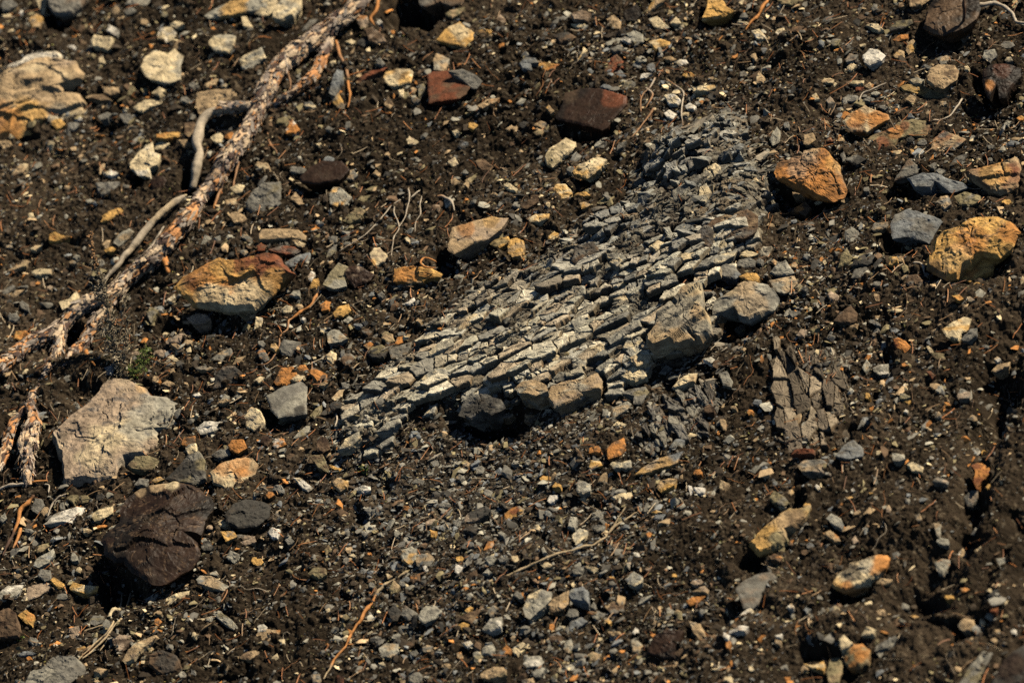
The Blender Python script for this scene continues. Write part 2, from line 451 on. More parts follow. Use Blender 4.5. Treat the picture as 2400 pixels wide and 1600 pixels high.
D gy/cr 12 @1660,410,60,40,-20
D gy/br 16 @1650,310,90,60,0
D gy/br 18 @1350,250,110,50,10
D tn/cr 16 @30,1045,70,30,0
D gy/cr 14 @640,1550,60,40,0
D tn/gy 20 @770,1555,110,60,20
E or/yl/cr 90! 1210,410 1280,340 1370,285 1430,240 1500,205 1560,225 1690,225 1762,205 1860,185 1920,190 1960,250 2045,320 1990,345 1940,390 1890,450 1810,530 1762,570 1650,575 1550,570 1430,550 1330,545 1260,490 | large orange boulder with a rust red cap and cream base, left of centre | the large rust capped boulder
E pk/cr/lg 62 380,1480 500,1360 620,1270 690,1190 750,1100 830,1065 900,1065 1000,1110 1050,1160 1140,1165 1240,1210 1270,1290 1240,1340 1170,1380 1090,1380 1100,1460 1060,1530 1020,1590 880,1630 830,1700 810,1790 680,1790 560,1780 440,1800 430,1650 | biggest beige boulder, grey veined, below the green sprig at lower left | the biggest beige boulder
I bk/mr 100! 830,350 890,270 1040,190 1220,170 1350,200 1460,290 1470,370 1420,450 1390,550 1300,560 1370,600 1390,680 1340,780 1200,860 1120,900 1000,870 900,810 850,740 780,750 720,700 690,600 730,540 830,460 | huge near black brown glossy boulder with a cream crest, lower left | the huge black brown boulder
E pk/tn 45! 1280,620 1350,590 1420,590 1455,630 1410,660 1330,665 | small pink tan stone perched in front of the rust capped boulder, black shade below | the perched pink tan stone
E gy/tn 24 1455,900 1520,850 1590,825 1610,860 1570,920 1500,950 | oval speckled grey tan pebble slab halfway between the perched stone and the beige boulder | the oval speckled slab
E dg/pk 30 1465,1110 1480,1020 1540,955 1620,950 1680,1010 1640,1060 1560,1080
E lg/wh 24! 1355,1380 1400,1340 1590,1330 1590,1350 1480,1410 1380,1420 | pale grey spindle shaped stone right of the biggest beige boulder | the pale spindle stone
E lg/gy 20 1375,130 1410,45 1450,60 1475,120 1440,160
E lg/tn 18 780,100 820,40 890,5 925,30 880,80 820,130
E yl/or 22 335,100 335,45 380,28 430,55 490,60 440,85 390,105 | ochre yellow stone with a thin tail at the left, above the dried plant | the ochre tailed stone
E tn/ol 14 40,300 100,265 190,225 180,260 110,290
E cr/tn 18 215,300 270,280 360,285 350,315 240,335
E cr/lg 26 405,510 470,490 525,430 555,480 520,540 450,600 430,560 | pale notched flake just above the left root fork | the pale notched flake
E gy 14 0,440 90,390 110,400 40,460
E tn/gy 14 30,500 110,430 175,420 90,490
E pk/cr 10 @345,410,40,30,0
E gy 15 @165,540,90,60,-60
E gy/lg 14 @90,610,80,70,0
E or/yl 26 95,760 110,710 180,705 215,740 150,780
E ol/gy 22! 1005,580 1040,545 1090,570 1040,650 1015,620
E cr 14 @1145,735,55,35,0
E pk/gy 14 @1215,765,160,60,15
E tn/or 14 1165,800 1210,795 1275,830 1230,845
E tn 14 @1295,785,70,30,0
E cr 14 1150,890 1185,875 1230,910 1200,920
E tn 14 @1165,935,120,35,0
E tn/gy 16! @1410,965,120,32,0
E tn/br 14 @1190,995,50,70,0
E tn 12 @1165,1075,90,50,0
E wh/lg 12 @1350,1150,70,40,0
E pk 8 @940,865,90,35,0
E pk/br 14 @1105,860,100,55,0
E cr/lg 18 1275,1490 1350,1480 1360,1540 1300,1568 1280,1540
E or/ru 26 1565,1500 1600,1455 1680,1455 1700,1510 1640,1550 1590,1530 | small bright red orange chunk right above the orange cream stone | the red orange chunk
E gy 18 1450,1560 1500,1525 1570,1520 1590,1560 1520,1590
E br/or 20 1245,1490 1270,1440 1340,1430 1350,1470 1290,1500
E cr/yl/gy 32 1680,1300 1720,1240 1762,1240 1802,1270 1827,1330 1802,1400 1762,1400 1700,1380
E cr/tn 14 50,1280 120,1245 160,1235 130,1290 80,1300
E tn/ol 20 1640,590 1700,570 1760,600 1700,640
E cr/wh 22 1762,610 1807,620 1807,700 1782,740 1747,700
E gy/tn 14 @1680,170,60,40,0
E gy/tn 16 @1700,70,90,50,-20
E cr/wh 25 1145,500 1200,450 1205,480 1180,505
E tn/gy 16 @1530,1195,80,30,15
E gy 10 @1640,1160,60,40,0
E lg 9 @520,200,60,30,10
E cr/tn 9 @250,135,90,30,10
E gy/tn 9 @60,130,60,30,0
E tn/cr 9 @1070,1040,60,50,0
E gy 9 @1360,900,50,60,20
E tn/gy 10 @500,240,50,30,0
E gy/tn 12 @690,240,70,60,0
E tn 9 @170,235,70,30,10
E yl/tn 12 @760,150,90,40,10
E tn/br 14 @1640,910,120,40,30
E tn/or 12 @1650,1110,50,30,0
F tn/yl 32! 15,45 40,10 180,5 300,15 350,55 345,85 240,75 100,80 20,80 | smooth log shaped tan stone above the rust capped boulder | the log shaped tan stone
F tn/cr 20 245,90 270,78 345,110 320,135 265,115
F ru/gy 18 90,150 180,120 260,130 310,160 260,190 180,180
F ru/br 15 @45,135,80,60,0
F bl/gy 28 200,240 300,180 370,170 380,210 340,250 290,280 230,265 | blue grey slab touching the right shoulder of the rust capped boulder |
F cr/pk/yl 32 780,180 810,140 850,135 905,190 880,230 810,270 785,240 | single tan cream tooth shaped stone in dark soil left of centre | the tooth shaped stone
F lg/ol 42! 460,390 500,320 570,240 650,270 610,300 625,400 540,420 | grey green wedge leaning against a purple brown stone | the grey green wedge
F mr/pk 36! 605,310 640,270 720,270 815,320 790,360 680,410 630,370 | dull purple brown stone right of the grey green wedge |
F yl/or/tn 28 945,370 955,280 1060,260 1200,275 1280,320 1260,350 1190,340 1150,370 1050,380 | ochre stone half buried in soil left of the banded outcrop | the half buried ochre stone
F dg 22 @1300,300,80,80,0
F tn/pk 62! 1320,110 1350,0 1500,-48 1620,-78 1740,-68 1690,10 1600,80 1500,110 1390,170 1360,185 1320,150 | long flat topped tan block with an orange back edge above the outcrop | the flat topped tan block
F yl/ol 26! 1605,110 1650,80 1740,60 1750,90 1680,140
G yl/tn 42! -30,130 -20,90 20,65 80,90 90,130 60,190 0,200 -30,170 | round ochre yellow stone just right of the flat topped tan block | the round ochre stone
F wh/pk 12 355,340 380,295 405,310 385,375 365,370
F yl 14 370,400 390,355 430,345 410,410 375,420
F lg 15 225,465 260,430 300,430 300,470
F cr/gy 16 170,560 210,530 250,540 240,580 190,585
F or/br 18 440,530 480,500 515,510 500,560 450,570
F yl/br 26 530,590 560,545 640,520 655,570 600,610 545,615
F lg/tn 38! 485,730 520,700 570,700 625,760 590,780 500,795 | rough pale grey cone of stone in dark soil between rust capped boulder and outcrop | the rough pale cone
F gy 30 155,830 190,765 310,785 310,830 240,880 170,870 | plain grey stone beside the lower end of the thin orange rootlet | the plain grey stone by the rootlet
F cr/tn 20 475,880 515,848 555,860 555,900 530,945 490,920
F dg/ol 26 760,870 800,820 870,800 910,850 880,890 790,900
F gy/tn 28 910,830 1070,785 1060,830 1020,900 930,900
F tn/ol 24 860,730 890,712 940,735 955,780 910,790 865,770
F or/tn 18 955,795 980,740 1010,740 1030,780 980,800
F tn 16 @1050,755,50,40,0
F or/tn 14 @775,810,55,50,0
F gy/lg 48! 65,1160 190,1090 310,1050 355,1090 350,1150 350,1280 290,1290 150,1310 100,1250 | large smooth grey four sided stone left of the outcrop's lower end | the large smooth grey stone
F ol/lg 18 370,1290 410,1240 455,1215 440,1260 400,1310
F or/br 28 120,1060 170,960 260,955 280,1000 210,1080 140,1080
F or/br 25 @320,975,80,70,0
F or/gy 25 370,1000 390,950 430,980 490,1010 490,1060 420,1060
F cr/or 22 235,1050 280,1005 340,1020 300,1060
F tn 14 @460,1075,90,35,10
F tn/cr 18 520,1170 570,1115 610,1110 590,1160 540,1190
F dg/br 26! @545,1225,85,60,10
F gy 12 @615,1085,60,50,0
F gy 14 @40,795,60,50,0
F tn/yl 16 @120,820,60,60,0
F gy/or 18 @50,875,70,100,15
F lg 18 595,640 640,605 670,625 630,655
F dg 16 790,560 840,530 880,540 850,570
F wh 14! 1000,525 1050,510 1090,480 1100,500 1060,530
F br/mr 34! 410,1490 450,1430 490,1450 510,1520 460,1550 420,1530 | dark brown glossy tooth of stone left below the outcrop's lower tip | 
F or/wh 16 110,1500 130,1450 190,1450 210,1490 150,1510
F mr/br 20 @70,1460,80,70,0
F lg/ol 14 250,1450 330,1370 385,1350 370,1400 320,1440
F br/gy 14 @760,720,80,50,0
F br/gy 20 @630,900,90,80,0
F cr 20 -20,1050 30,1020 60,1030 20,1070
F gy/ol 18 480,200 500,150 540,120 560,110 540,160 510,210
F tn/br 12 @1130,360,60,40,0
F tn/br 12 @300,540,60,40,0
F cr/wh 9 @1040,80,35,35,0
F tn 9 @680,90,40,35,0
F gy/tn 12 @530,80,70,50,20
F or 9 @1270,680,45,40,0
F bl 9 @700,670,60,30,0
F gy 12 @700,610,50,40,0
F tn 10 @1120,640,50,40,0
F gy 14 @860,460,50,60,20
F wh/gy 10 @320,625,40,25,0
F gy 12 @600,340,30,30,0
F gy/bl 14 @1005,730,60,35,0
F cr 8 @455,710,30,20,0
G yl/cr 26 250,60 290,20 340,50 320,80 255,105 | little pale yellow stone on the upper left margin of the outcrop |
G or 10 @200,500,55,35,0
G cr 18 255,885 290,862 330,880 310,910 280,912
G lg/gy/tn 60! 1370,580 1400,500 1500,440 1570,380 1680,375 1762,390 1802,430 1837,500 1822,570 1762,590 1700,620 1640,655 1570,640 1530,570 1450,600 1380,600 | large smooth grey boulder with tan bands and black hollow at its left foot | the smooth banded grey boulder
G cr/yl 26 1560,165 1600,143 1700,180 1640,200 1570,200
G lg/cr 25! 1370,235 1440,180 1550,155 1530,190 1440,240 1380,255
G gy/bl 40! 1395,290 1460,245 1530,260 1580,320 1540,350 1450,345
G yl/br 30 1560,335 1610,310 1680,310 1705,340 1690,370 1610,360 | ochre brown oval stone above the smooth banded grey boulder |
G gy 25 1540,270 1560,220 1640,205 1680,230 1670,265 1580,280
G gy 16 @1705,230,50,45,0
G gy 14 @1375,455,70,40,0
G ol/gy 24 1525,700 1570,665 1640,660 1610,700 1550,730
G or 12 @1510,750,60,35,0
G gy/ol 30! 750,1135 800,1110 920,1090 940,1130 890,1210 830,1210 840,1160
G cr/tn 22! 1100,1100 1140,1050 1230,1010 1280,1000 1260,1060 1170,1100 1110,1115 | cream ribbed stone just below the right end of the outcrop | the cream ribbed stone
G gy/lg 20 1010,1000 1060,940 1105,965 1070,1010
G wh/lg 14 1310,905 1370,888 1400,905 1370,930
G br/gy 14 @1415,940,65,60,0
G gy/lg 28! 1425,1000 1480,985 1520,1060 1510,1095 1450,1080
G lg/tn 28! 690,1240 790,1190 825,1215 790,1250 700,1310 690,1280
G cr 14 @750,1350,110,40,5
G or/br 32 640,1530 690,1480 770,1440 785,1500 740,1568 660,1590 | rusty orange brown lump in gravel below the outcrop's right half | the rusty lump below the outcrop
G or/br 22 @570,1530,90,60,0
G br/tn 18 430,1500 470,1540 490,1590 450,1570
G gy/ol 14 @670,1395,110,50,0
G or/yl 13 @1640,1270,50,40,0
G mr/br 22 @1360,1245,80,70,0
G bl/lg 18 1080,1510 1130,1450 1190,1460 1170,1510 1110,1530
G tn 12 @1530,1235,45,35,0
G tn 18 @1450,1350,50,90,20
G gy/lg 14 @520,1190,60,30,10
G lg 14 @640,1270,50,60,0
G tn/gy 18 @130,1300,100,80,0
G or/tn 12 @1720,900,30,50,0
G bl/gy 12 @1690,1200,60,40,0
H yl/or 80! 1100,220 1145,190 1150,90 1200,30 1310,10 1400,-40 1480,-60 1600,-60 1700,-20 1750,30 1690,130 1600,210 1480,205 1430,225 1400,260 1320,300 1300,350 1240,380 1190,330 1110,280 | big bright ochre yellow boulder with cracked face near the right edge | the big ochre yellow boulder
H yl/or 78 1312,305 1380,265 1430,220 1565,225 1550,290 1460,330 1390,375 1310,340 | ochre wedge split off below the crack of the big yellow boulder |
H bl/gy 44! 845,-20 880,-88 960,-133 1060,-100 1130,-80 1210,-45 1165,10 1110,110 1060,90 960,60 860,75 | broad blue grey boulder directly left of the big ochre yellow boulder | the broad blue grey boulder
H lg/gy 36! 5,310 60,250 120,220 180,310 130,330 60,325
H lg/tn 32! 5,360 180,330 205,385 150,440 110,450 60,440 | pale grey tan flat stone right of the smooth banded boulder |
H gy/lg 26 530,90 530,20 570,-10 620,20 645,90 620,160 570,140 | upright grey kite shaped stone midway between boulder and yellow boulder | the grey kite stone
H ol 22 480,275 500,190 540,140 585,200 560,240
H gy/br 28! 575,345 590,290 700,275 720,300 660,340
H dg/ol 18 @640,240,170,50,0
H yl/tn 22 830,250 850,200 890,195 890,225 850,255
H tn 16 @910,215,45,40,0
H br/gy 26 950,380 960,330 1030,320 1065,360 1040,420 990,430
H pk/gy 20 400,460 430,430 490,470 480,510 430,500
H br/gy 20 450,640 500,580 570,530 620,590 610,640 570,660 | smooth dull brown pyramid stone in the right part above the pale ribbed slabs | the dull brown pyramid
H bl/dg 12 830,690 870,685 925,715 910,740 860,725
H or/ru 18 855,765 900,755 950,780 985,820 940,865 880,840 | flat rusty orange leaf shaped chip in soil, right part | the rusty leaf chip
H cr/yl 36! 1200,700 1270,650 1350,610 1400,625 1380,700 1330,730 1310,780 1220,750 | cream yellow torn looking stone below the big ochre yellow boulder | the torn cream stone
H gy/bl 24 1320,770 1390,700 1440,690 1440,730 1380,780
H yl/or 22! 1265,465 1320,460 1345,490 1310,500
H pk/cr 15 @1390,490,60,35,0
H yl/cr 15 @1435,390,50,35,0
H ol/br 18 290,690 350,665 380,700 350,740 300,725
H pk/gy 18 200,740 220,695 270,700 250,750
H lg/tn 20 645,960 680,900 705,940 670,990
H lg/wh 24 722,965 770,940 830,935 830,1000 770,1010 730,990 | pale grey heart shaped pebble below left of the rusty leaf chip | the heart shaped pebble
H or 10 @205,815,35,50,0
H ru 10 @165,935,35,50,0
H wh/tn 16 @1580,905,60,45,0
H tn/gy 30! 1530,985 1580,940 1670,920 1660,950 1570,990
H gy/pk 30! 1300,1160 1325,1100 1390,1130 1390,1170 1310,1175 | grey pyramid stone beside the dark gully at the right edge | the grey pyramid by the gully
H ol/br 14 @1180,885,90,60,-20
H ru/br 14 1085,985 1110,980 1155,1015 1130,1035
H gy/bl 18 610,1390 650,1300 720,1300 700,1350 640,1370
H or 14 @675,1350,60,25,15
H bl/gy 28 465,1568 520,1490 590,1460 660,1520 650,1568 560,1590 | blue grey blurred stone right of the shaded slab below the pale ribs | the blue grey stone
H ru/br 18 150,1568 180,1530 320,1530 330,1568
H gy/ol 14 @935,1155,90,40,0
H yl 13 @955,1195,60,35,0
H or/yl 14 @730,1240,80,40,15
H yl 10 @685,1155,40,40,0
H wh 10 @950,1260,45,25,0
H bl/gy 16 1165,1080 1220,1130 1210,1150 1180,1130
H tn 16 @1150,1085,80,45,0
H yl/br 16 @1490,1550,80,50,0
H or/tn 9 @940,940,60,25,0
H tn/cr 16 @1750,360,30,60,0
H gy 18 @170,590,80,50,-20
H dg 14 @390,935,50,35,0
H tn/br 14 @590,675,70,40,20
H gy/bl 14 @735,650,90,30,-20
H gy/dg 18 @250,420,60,40,10
H cr 10 @780,870,20,20,0
H lg/gy 14 @1185,1110,50,60,-30
H gy/tn 14 @1170,1290,60,50,0
H dg/gy 18 @1280,385,70,40,0
H gy 14 @750,380,60,30,0
H or/yl 12 @1230,1210,50,25,-20
H cr/wh 10 @950,1080,40,25,0
H tn/gy 12 @1410,1310,60,40,-30
H gy/br 12 @1500,815,60,25,0
H bl/gy 14 @1110,790,40,40,0
H cr 12 @1120,845,40,80,30
H gy/wh 14 @1440,1540,50,50,0
H gy/br 12 @280,-20,80,60,0
H tn/br 14 @750,480,50,60,30
H ol/tn 14 @940,280,60,50,30
H gy/bl 14 @260,195,70,40,0
H tn/or 12 @40,235,50,40,0
H or/ru 9 @190,213,60,20,0
H tn/or 14 @185,255,50,40,0
H cr/tn 12 @390,235,30,30,0
I wh/cr/gy 20 290,475 380,400 530,350 640,370 665,420 650,470 570,480 440,455 | long whitish slab with dark crumbs on it, left of the huge black boulder | the long whitish slab
I cr/ol 20 630,400 700,360 780,345 780,390 720,430 650,450
I ol/br 35! 870,70 940,10 1030,0 1120,30 1060,90 980,110 900,90
I dg/ol/gy 50 1140,160 1220,90 1290,0 1370,-40 1420,30 1415,150 1350,200 1220,180 | dark grey pyramid boulder behind the huge black brown boulder | the dark grey pyramid boulder
I cr/or/tn 38 1450,120 1520,60 1640,20 1740,10 1790,60 1768,130 1680,190 1570,230 1470,190 | cream stone with an orange upper rim, lower left of centre | the orange rimmed cream stone
I gy 18 925,200 960,155 1030,160 1010,210
I yl/tn 18 @1090,165,100,50,0
I dg 42! 1545,410 1610,330 1700,300 1800,310 1870,350 1860,420 1768,490 1640,500 1570,460 | smooth dark grey block right of the huge black brown boulder | the smooth dark block
I cr/tn 24 1485,470 1520,440 1580,445 1590,480 1520,490
I yl/gy 22 1520,520 1620,520 1640,560 1560,590
I pk/gy 20 1600,570 1640,540 1760,555 1768,590 1700,615 1620,600
I lg/gy 22 1560,700 1590,650 1655,680 1620,740
I dg/gy 22 @1430,620,80,70,0
I ol/tn 18 250,670 260,620 330,600 345,620 290,660
I lg/bl 28! 230,760 250,710 370,640 380,670 330,740 270,770 | pale blue grey prism lying left of the huge black boulder | the pale blue grey prism
I gy/lg 20 260,830 280,780 350,790 355,850 310,865
I yl 20 345,860 370,835 440,880 455,910 400,915
I yl/cr 24! 475,910 500,870 560,890 680,900 670,930 600,960 490,930 | ochre yellow jagged flake below left of the huge black boulder | the jagged yellow flake
I lg/wh 22 0,940 60,900 160,890 130,950 60,1010 -20,1000 | pale grey slab cut by the left edge, lower left |
I pk/gy 16 130,990 200,900 330,870 360,900 270,970 170,1010
I yl/or 30 125,1100 180,1060 240,1100 220,1170 170,1150 | bright ochre lump near the left edge, lower left | the bright ochre lump
I br/mr 45 -40,1080 60,1045 110,1080 150,1220 130,1250 -40,1270 | brown boulder with a white scrape cut by the left edge | the brown edge boulder
I gy/ol 20 610,1150 640,1100 720,1105 700,1150 650,1170
I lg/bl/tn 30! 1355,850 1380,830 1460,825 1580,900 1550,930 1470,920 1370,880 | bone shaped blue white stone right below the huge black boulder | the bone shaped stone
I cr 24 1100,1050 1150,980 1250,940 1330,930 1320,990 1230,1020 1180,1050 | cream shard directly under the huge black brown boulder | the cream shard
I yl 18 1040,1000 1100,1040 1050,1050 1038,1030
I lg/tn 14 @1480,810,60,40,0
I lg/ol 24! 1470,1090 1530,1080 1600,1130 1640,1180 1630,1210 1560,1170
I lg 12 @1445,1125,60,40,0
I or/br 18 @1090,1145,60,60,0
I pk/mr 26 770,1280 800,1235 910,1240 930,1280 850,1350 810,1370
I tn/cr/pk 28 850,1410 880,1350 980,1280 1080,1240 1100,1260 1000,1340 930,1420 870,1430 | tan cream flat shard near the bottom left with a maroon stone beside it | the bottom left tan shard
I gy/lg 50 160,1600 200,1500 290,1490 370,1400 540,1400 600,1450 590,1640 200,1660 | large grey boulder cut by the bottom edge at left | the bottom edge grey boulder
I tn 18 @690,1485,100,50,0
I br/yl 22 @560,1335,80,70,0
I pk/gy 16 @520,1230,110,110,-20
I gy 16 @230,1280,80,60,0
I br/dg 38 @1140,1440,250,160,-10
I tn/br 20 @1730,1370,130,60,20
I yl 14 @1760,720,40,50,0
I or/ru 14 @690,490,100,25,8
I gy/dg 22 215,370 240,290 290,300 310,340 260,400
I ol 18 @505,290,90,60,20
I ol 18 @585,295,80,60,0
I dg 18 @690,280,90,45,10
I lg 18 @755,270,60,60,0
I tn 16 @315,380,60,60,0
I lg/gy 12 @1260,1510,60,50,0
I gy 14 @430,970,80,50,0
I bl/gy 14 @180,1365,130,35,8
I cr 10 @295,1440,40,30,0
I gy/br 14 @580,510,60,30,0
I tn/cr 10 @600,515,70,40,0
I gy 12 @200,520,70,40,-10
I gy/lg 14 @510,700,70,60,-40
I cr/tn 10 @540,785,40,40,0
I or/tn 12 @1400,580,60,40,10
I pk/br 12 @1450,490,60,40,0
I cr 9 @1340,1230,40,40,0
I tn 9 @1100,1080,50,25,0
I or 9 @200,1395,40,25,0
I gy/lg 14 @20,420,50,60,0
I tn/gy 14 @120,830,60,40,0
I gy 12 @430,350,40,60,0
I lg 9 @460,325,35,35,0
J tn/yl 26! 525,190 560,150 635,175 630,215 580,250 540,220 | squarish tan yellow stone above the small black hollow, lower middle left | the squarish tan stone
J wh/cr 22! 255,150 300,150 400,225 360,250 320,230 | white elongated knobbly stone left of the squarish tan stone |
J wh/lg 20! 672,245 690,215 790,210 795,235 740,260
J ol/br 22 370,0 460,-10 500,80 500,115 430,90
J yl 14 505,60 595,90 580,105 520,90
J dg/pk 38! 1430,440 1460,400 1590,340 1625,370 1590,410 1500,460 1430,470 | dark brown grey brick shaped stone in the grey gravel | the dark brick stone
J gy/lg 16 1075,185 1110,150 1160,170 1150,200
J lg/yl 36 1000,650 1080,625 1110,640 1105,740 1050,755 1005,720 | squared grey stone with yellow tinge above the orange rootlet tip | the squared grey pair
J gy/tn 32 1100,720 1140,675 1200,670 1235,710 1200,760 1120,765
J gy/bl 18 745,370 790,355 815,400 790,415
J yl/or 16 1200,510 1250,520 1240,565 1205,565
J or/pk 16 1570,650 1600,590 1640,585 1640,640
J ol/tn 20 920,910 950,855 995,900 970,940 930,950
J br/or 18 1060,830 1130,810 1130,860 1080,880
J yl 15 @1405,710,60,45,0
J lg/gy 20 @1620,720,80,70,0
J dg/gy 20 @1710,715,90,50,0
J lg 12 @1600,800,70,40,0
J wh/lg 16 @1395,780,60,60,20
J lg/gy/tn 34! 845,1330 900,1290 985,1300 985,1350 930,1390 870,1380 | smooth light grey stone right of the lower orange rootlet | the smooth light grey stone
J tn/or 24 0,1230 40,1195 165,1200 150,1240 80,1285 10,1270 | tan flat stone with orange lower edge near the bottom, lower left | the bottom tan flat stone
J cr 16 @180,1280,50,40,-30
J cr 15 480,1060 505,1050 515,1090 490,1095
J dg 26 @955,1080,100,100,20
J gy/br 32 @1060,1090,130,110,0
J lg/gy 42! 1110,1110 1150,1050 1230,1030 1290,1070 1240,1120 1160,1160
J br/tn 22 1400,1110 1470,1080 1550,1055 1540,1130 1500,1170 1430,1130
J yl 18 1395,1170 1430,1145 1475,1165 1440,1215 1410,1190 | small bright yellow blurred chip under a brown triangle, bottom centre | the small bright yellow chip
J yl/cr 18 1435,1075 1480,1035 1500,1045 1460,1085
J gy/tn 22 1590,1070 1640,1030 1670,1050 1620,1110
J lg/wh 28 1560,1200 1620,1120 1700,1110 1690,1180 1620,1210
J wh/cr 14 1425,1290 1480,1275 1500,1300 1460,1325
J lg/gy 22 @1600,1340,90,75,0
J or/br 20 @1735,1340,80,60,0
J lg/ol 18 1500,1360 1530,1345 1580,1400 1570,1430 1510,1420
J tn/ol 22 @1650,1500,180,90,10
J tn/cr 16 @1310,1450,80,40,0
J gy/lg 22 @1100,1530,100,90,0
J gy/tn 20 380,1510 440,1505 440,1568 400,1580
J mr/ru 22 555,1510 610,1520 600,1580 560,1570
J lg/wh 20 @40,1185,80,60,20
J br 18 545,390 590,360 640,395 610,430
J ol/br 24 470,650 500,610 530,650 500,730
J ol/br 22 360,810 400,770 480,775 490,820 430,850
J wh/bl 22 75,530 110,490 165,510 150,570 110,570
J bl/gy 14 @740,800,50,55,-20
J yl 16 @20,730,60,50,0
J tn/cr 14 @920,825,45,40,0
J dg/gy 16 @840,1270,100,60,0
J lg 14 @965,1245,70,35,20
J pk/lg 16 @1210,455,85,50,10
J dg/gy 20 @1480,510,110,70,15
J gy/lg 18 @1710,540,70,60,0
J or/br 18 @95,265,60,50,0
J gy/bl 18 @160,230,90,60,0
J gy/tn 20 @150,400,50,70,-20
J gy/lg 14 @1600,255,70,50,0
J br/ol 14 @620,1110,80,45,0
J lg 14 @220,560,60,30,0
J gy 14 @230,590,60,50,0
J wh 9 @1165,768,35,30,0
J cr/lg 9 @665,685,45,30,0
J gy 14 @1090,1360,60,45,0
J gy/tn 14 @1180,1330,80,50,15
J gy/lg 12 @745,535,50,40,-20
J gy 14 @870,480,60,40,40
J lg 12 @970,535,45,45,0
J gy/lg 16 @1545,95,80,60,0
J tn/gy 12 @1455,60,60,40,0
J gy/tn 12 @1405,145,50,40,0
J gy 14 @1300,340,110,40,0
J or 9 @785,672,30,20,0
J or/br 10 @1040,360,40,35,0
J gy 14 @1385,465,60,60,0
J gy/lg 14 @800,890,40,40,0
J cr/tn 12 @1225,1425,50,25,0
J bl/gy 14 @1015,1525,50,50,0
J tn/or 14 @1405,1375,40,50,0
J gy/lg 14 @1010,885,60,40,-30
J cr 9 @1040,900,60,25,-30
J lg 12 @1540,610,50,40,0
J gy/bl 14 @1480,610,60,40,0
J gy/lg 14 @1510,690,60,30,0
J gy/lg 14 @1470,705,50,40,0
J gy 12 @620,720,50,50,0
K yl/or/lg 24 -50,400 0,355 50,345 100,370 90,400 30,450 -40,450 | yellowish stone with a red orange stain, centre of the lower half | the red stained yellow stone
K yl/cr 18 532,80 545,30 610,35 628,65 560,88 | smooth butter yellow pebble below the outcrop | the butter yellow pebble
K lg/cr 18 675,60 690,40 750,45 820,25 830,80 790,90 700,85
K yl/or 13 187,155 215,135 280,145 265,165 200,172
K yl 15 275,215 300,180 340,200 335,220
K lg/cr/gy 34! 440,230 460,165 540,195 540,240 490,262 450,250
K wh 18 245,310 260,270 325,270 310,300 265,330 | small snow white stone in gravel above the red stained yellow stone | 
K cr/wh 18 685,290 760,260 850,245 820,290 770,330 720,310 | cream bird shaped flake above the forked straw | the cream bird shaped flake
K yl/tn 22 995,220 1020,175 1080,155 1135,160 1120,200 1030,250 | oval dull yellow stone right of the cream bird shaped flake | the oval dull yellow stone
K bl/gy/yl 26! 845,130 900,80 990,30 1080,0 1180,-30 1140,50 1060,80 930,120 | long tilted slate with blue grey top and ochre underside | the long tilted slate
K wh 16 1215,205 1240,210 1260,270 1230,275
K wh/bl 20 1255,215 1335,220 1335,270 1290,275 1260,250
K lg 16 @1375,262,60,55,0
K tn/cr 20 1425,255 1440,165 1500,190 1465,265
K lg/gy 28! 385,500 400,420 450,420 435,505
K cr/lg 28! 410,550 470,495 525,520 500,570 440,615
K gy/lg 14 555,500 580,475 650,480 640,520 580,525
K lg/gy 20 560,400 600,370 640,420 630,455 590,430
K cr/pk 14 @170,495,70,50,0
K lg/bl/cr 34 780,850 840,800 900,830 900,870 850,900 800,880 | isolated pale grey round stone in brown soil, lower right of centre | the isolated pale grey stone
K lg/gy/cr 50! 75,1050 110,960 200,920 270,940 270,990 200,1060 130,1120 90,1110 | big light grey oblong, left of three stones in a row near the bottom | the big light grey oblong
K tn/br/yl 44! 240,1040 270,990 390,930 390,1020 350,1060 280,1080 | brownish tan stone, middle of three stones in a row near the bottom |
K bl/lg 44! 385,960 410,920 490,900 530,940 530,1020 460,1010 400,990 | blue grey rounded stone, right of three stones in a row near the bottom | the blue grey end stone
K br/gy 26 655,1060 690,1010 770,1000 770,1070 690,1090
K gy/lg 14 870,1020 890,980 940,970 930,1000 880,1025
K bl/gy 28 390,1200 400,1140 480,1110 520,1140 450,1190 430,1220
K gy/lg 16 @600,1110,110,60,15
K yl/tn 14 @665,1140,60,40,0
K or 16 @275,1180,50,50,0 | bright orange round pebble near the bottom centre |
K lg/tn 22 355,1330 370,1275 410,1265 425,1320 390,1360
K lg/wh 28! 75,1430 110,1385 190,1375 225,1420 190,1455 100,1455 | pale blurred oval stone near the bottom edge, centre | the pale bottom oval
K gy/pk/br 38! 1540,920 1600,860 1700,810 1790,800 1830,840 1768,900 1700,1020 1660,1060 1600,1050 | smooth grey brown blurred slab left of the orange tipped rock | the smooth grey brown slab
K tn/pk 20 1240,940 1330,895 1360,930 1350,950
K or/br 18 1205,1000 1240,975 1340,965 1280,1020 1230,1030
K tn/lg 20 1215,1135 1300,1160 1340,1230 1360,1300 1330,1310 1260,1240 | tan tongue shaped flake right of the dark maroon wedge near the bottom | the tan tongue flake
K cr/wh 26 1575,1100 1640,1040 1670,1070 1660,1120 1620,1130
K wh/pk 18 1495,1210 1600,1170 1635,1175 1610,1210 1500,1230
K mr/bk 55 930,1360 980,1240 1080,1200 1180,1205 1150,1300 1130,1400 1060,1400 | dark maroon wedge blurred near the bottom, right of centre | the dark maroon wedge
K tn/lg 22 815,1270 850,1255 910,1310 880,1350 830,1350
K tn/ol 20 520,1370 560,1350 620,1370 590,1410 540,1420
K lg 14 @1090,1070,70,50,0
K ol/tn 16 @1155,1100,60,80,30
K wh 14 @855,1210,50,45,-30
K tn/ol 18 660,1210 750,1215 760,1240 690,1250
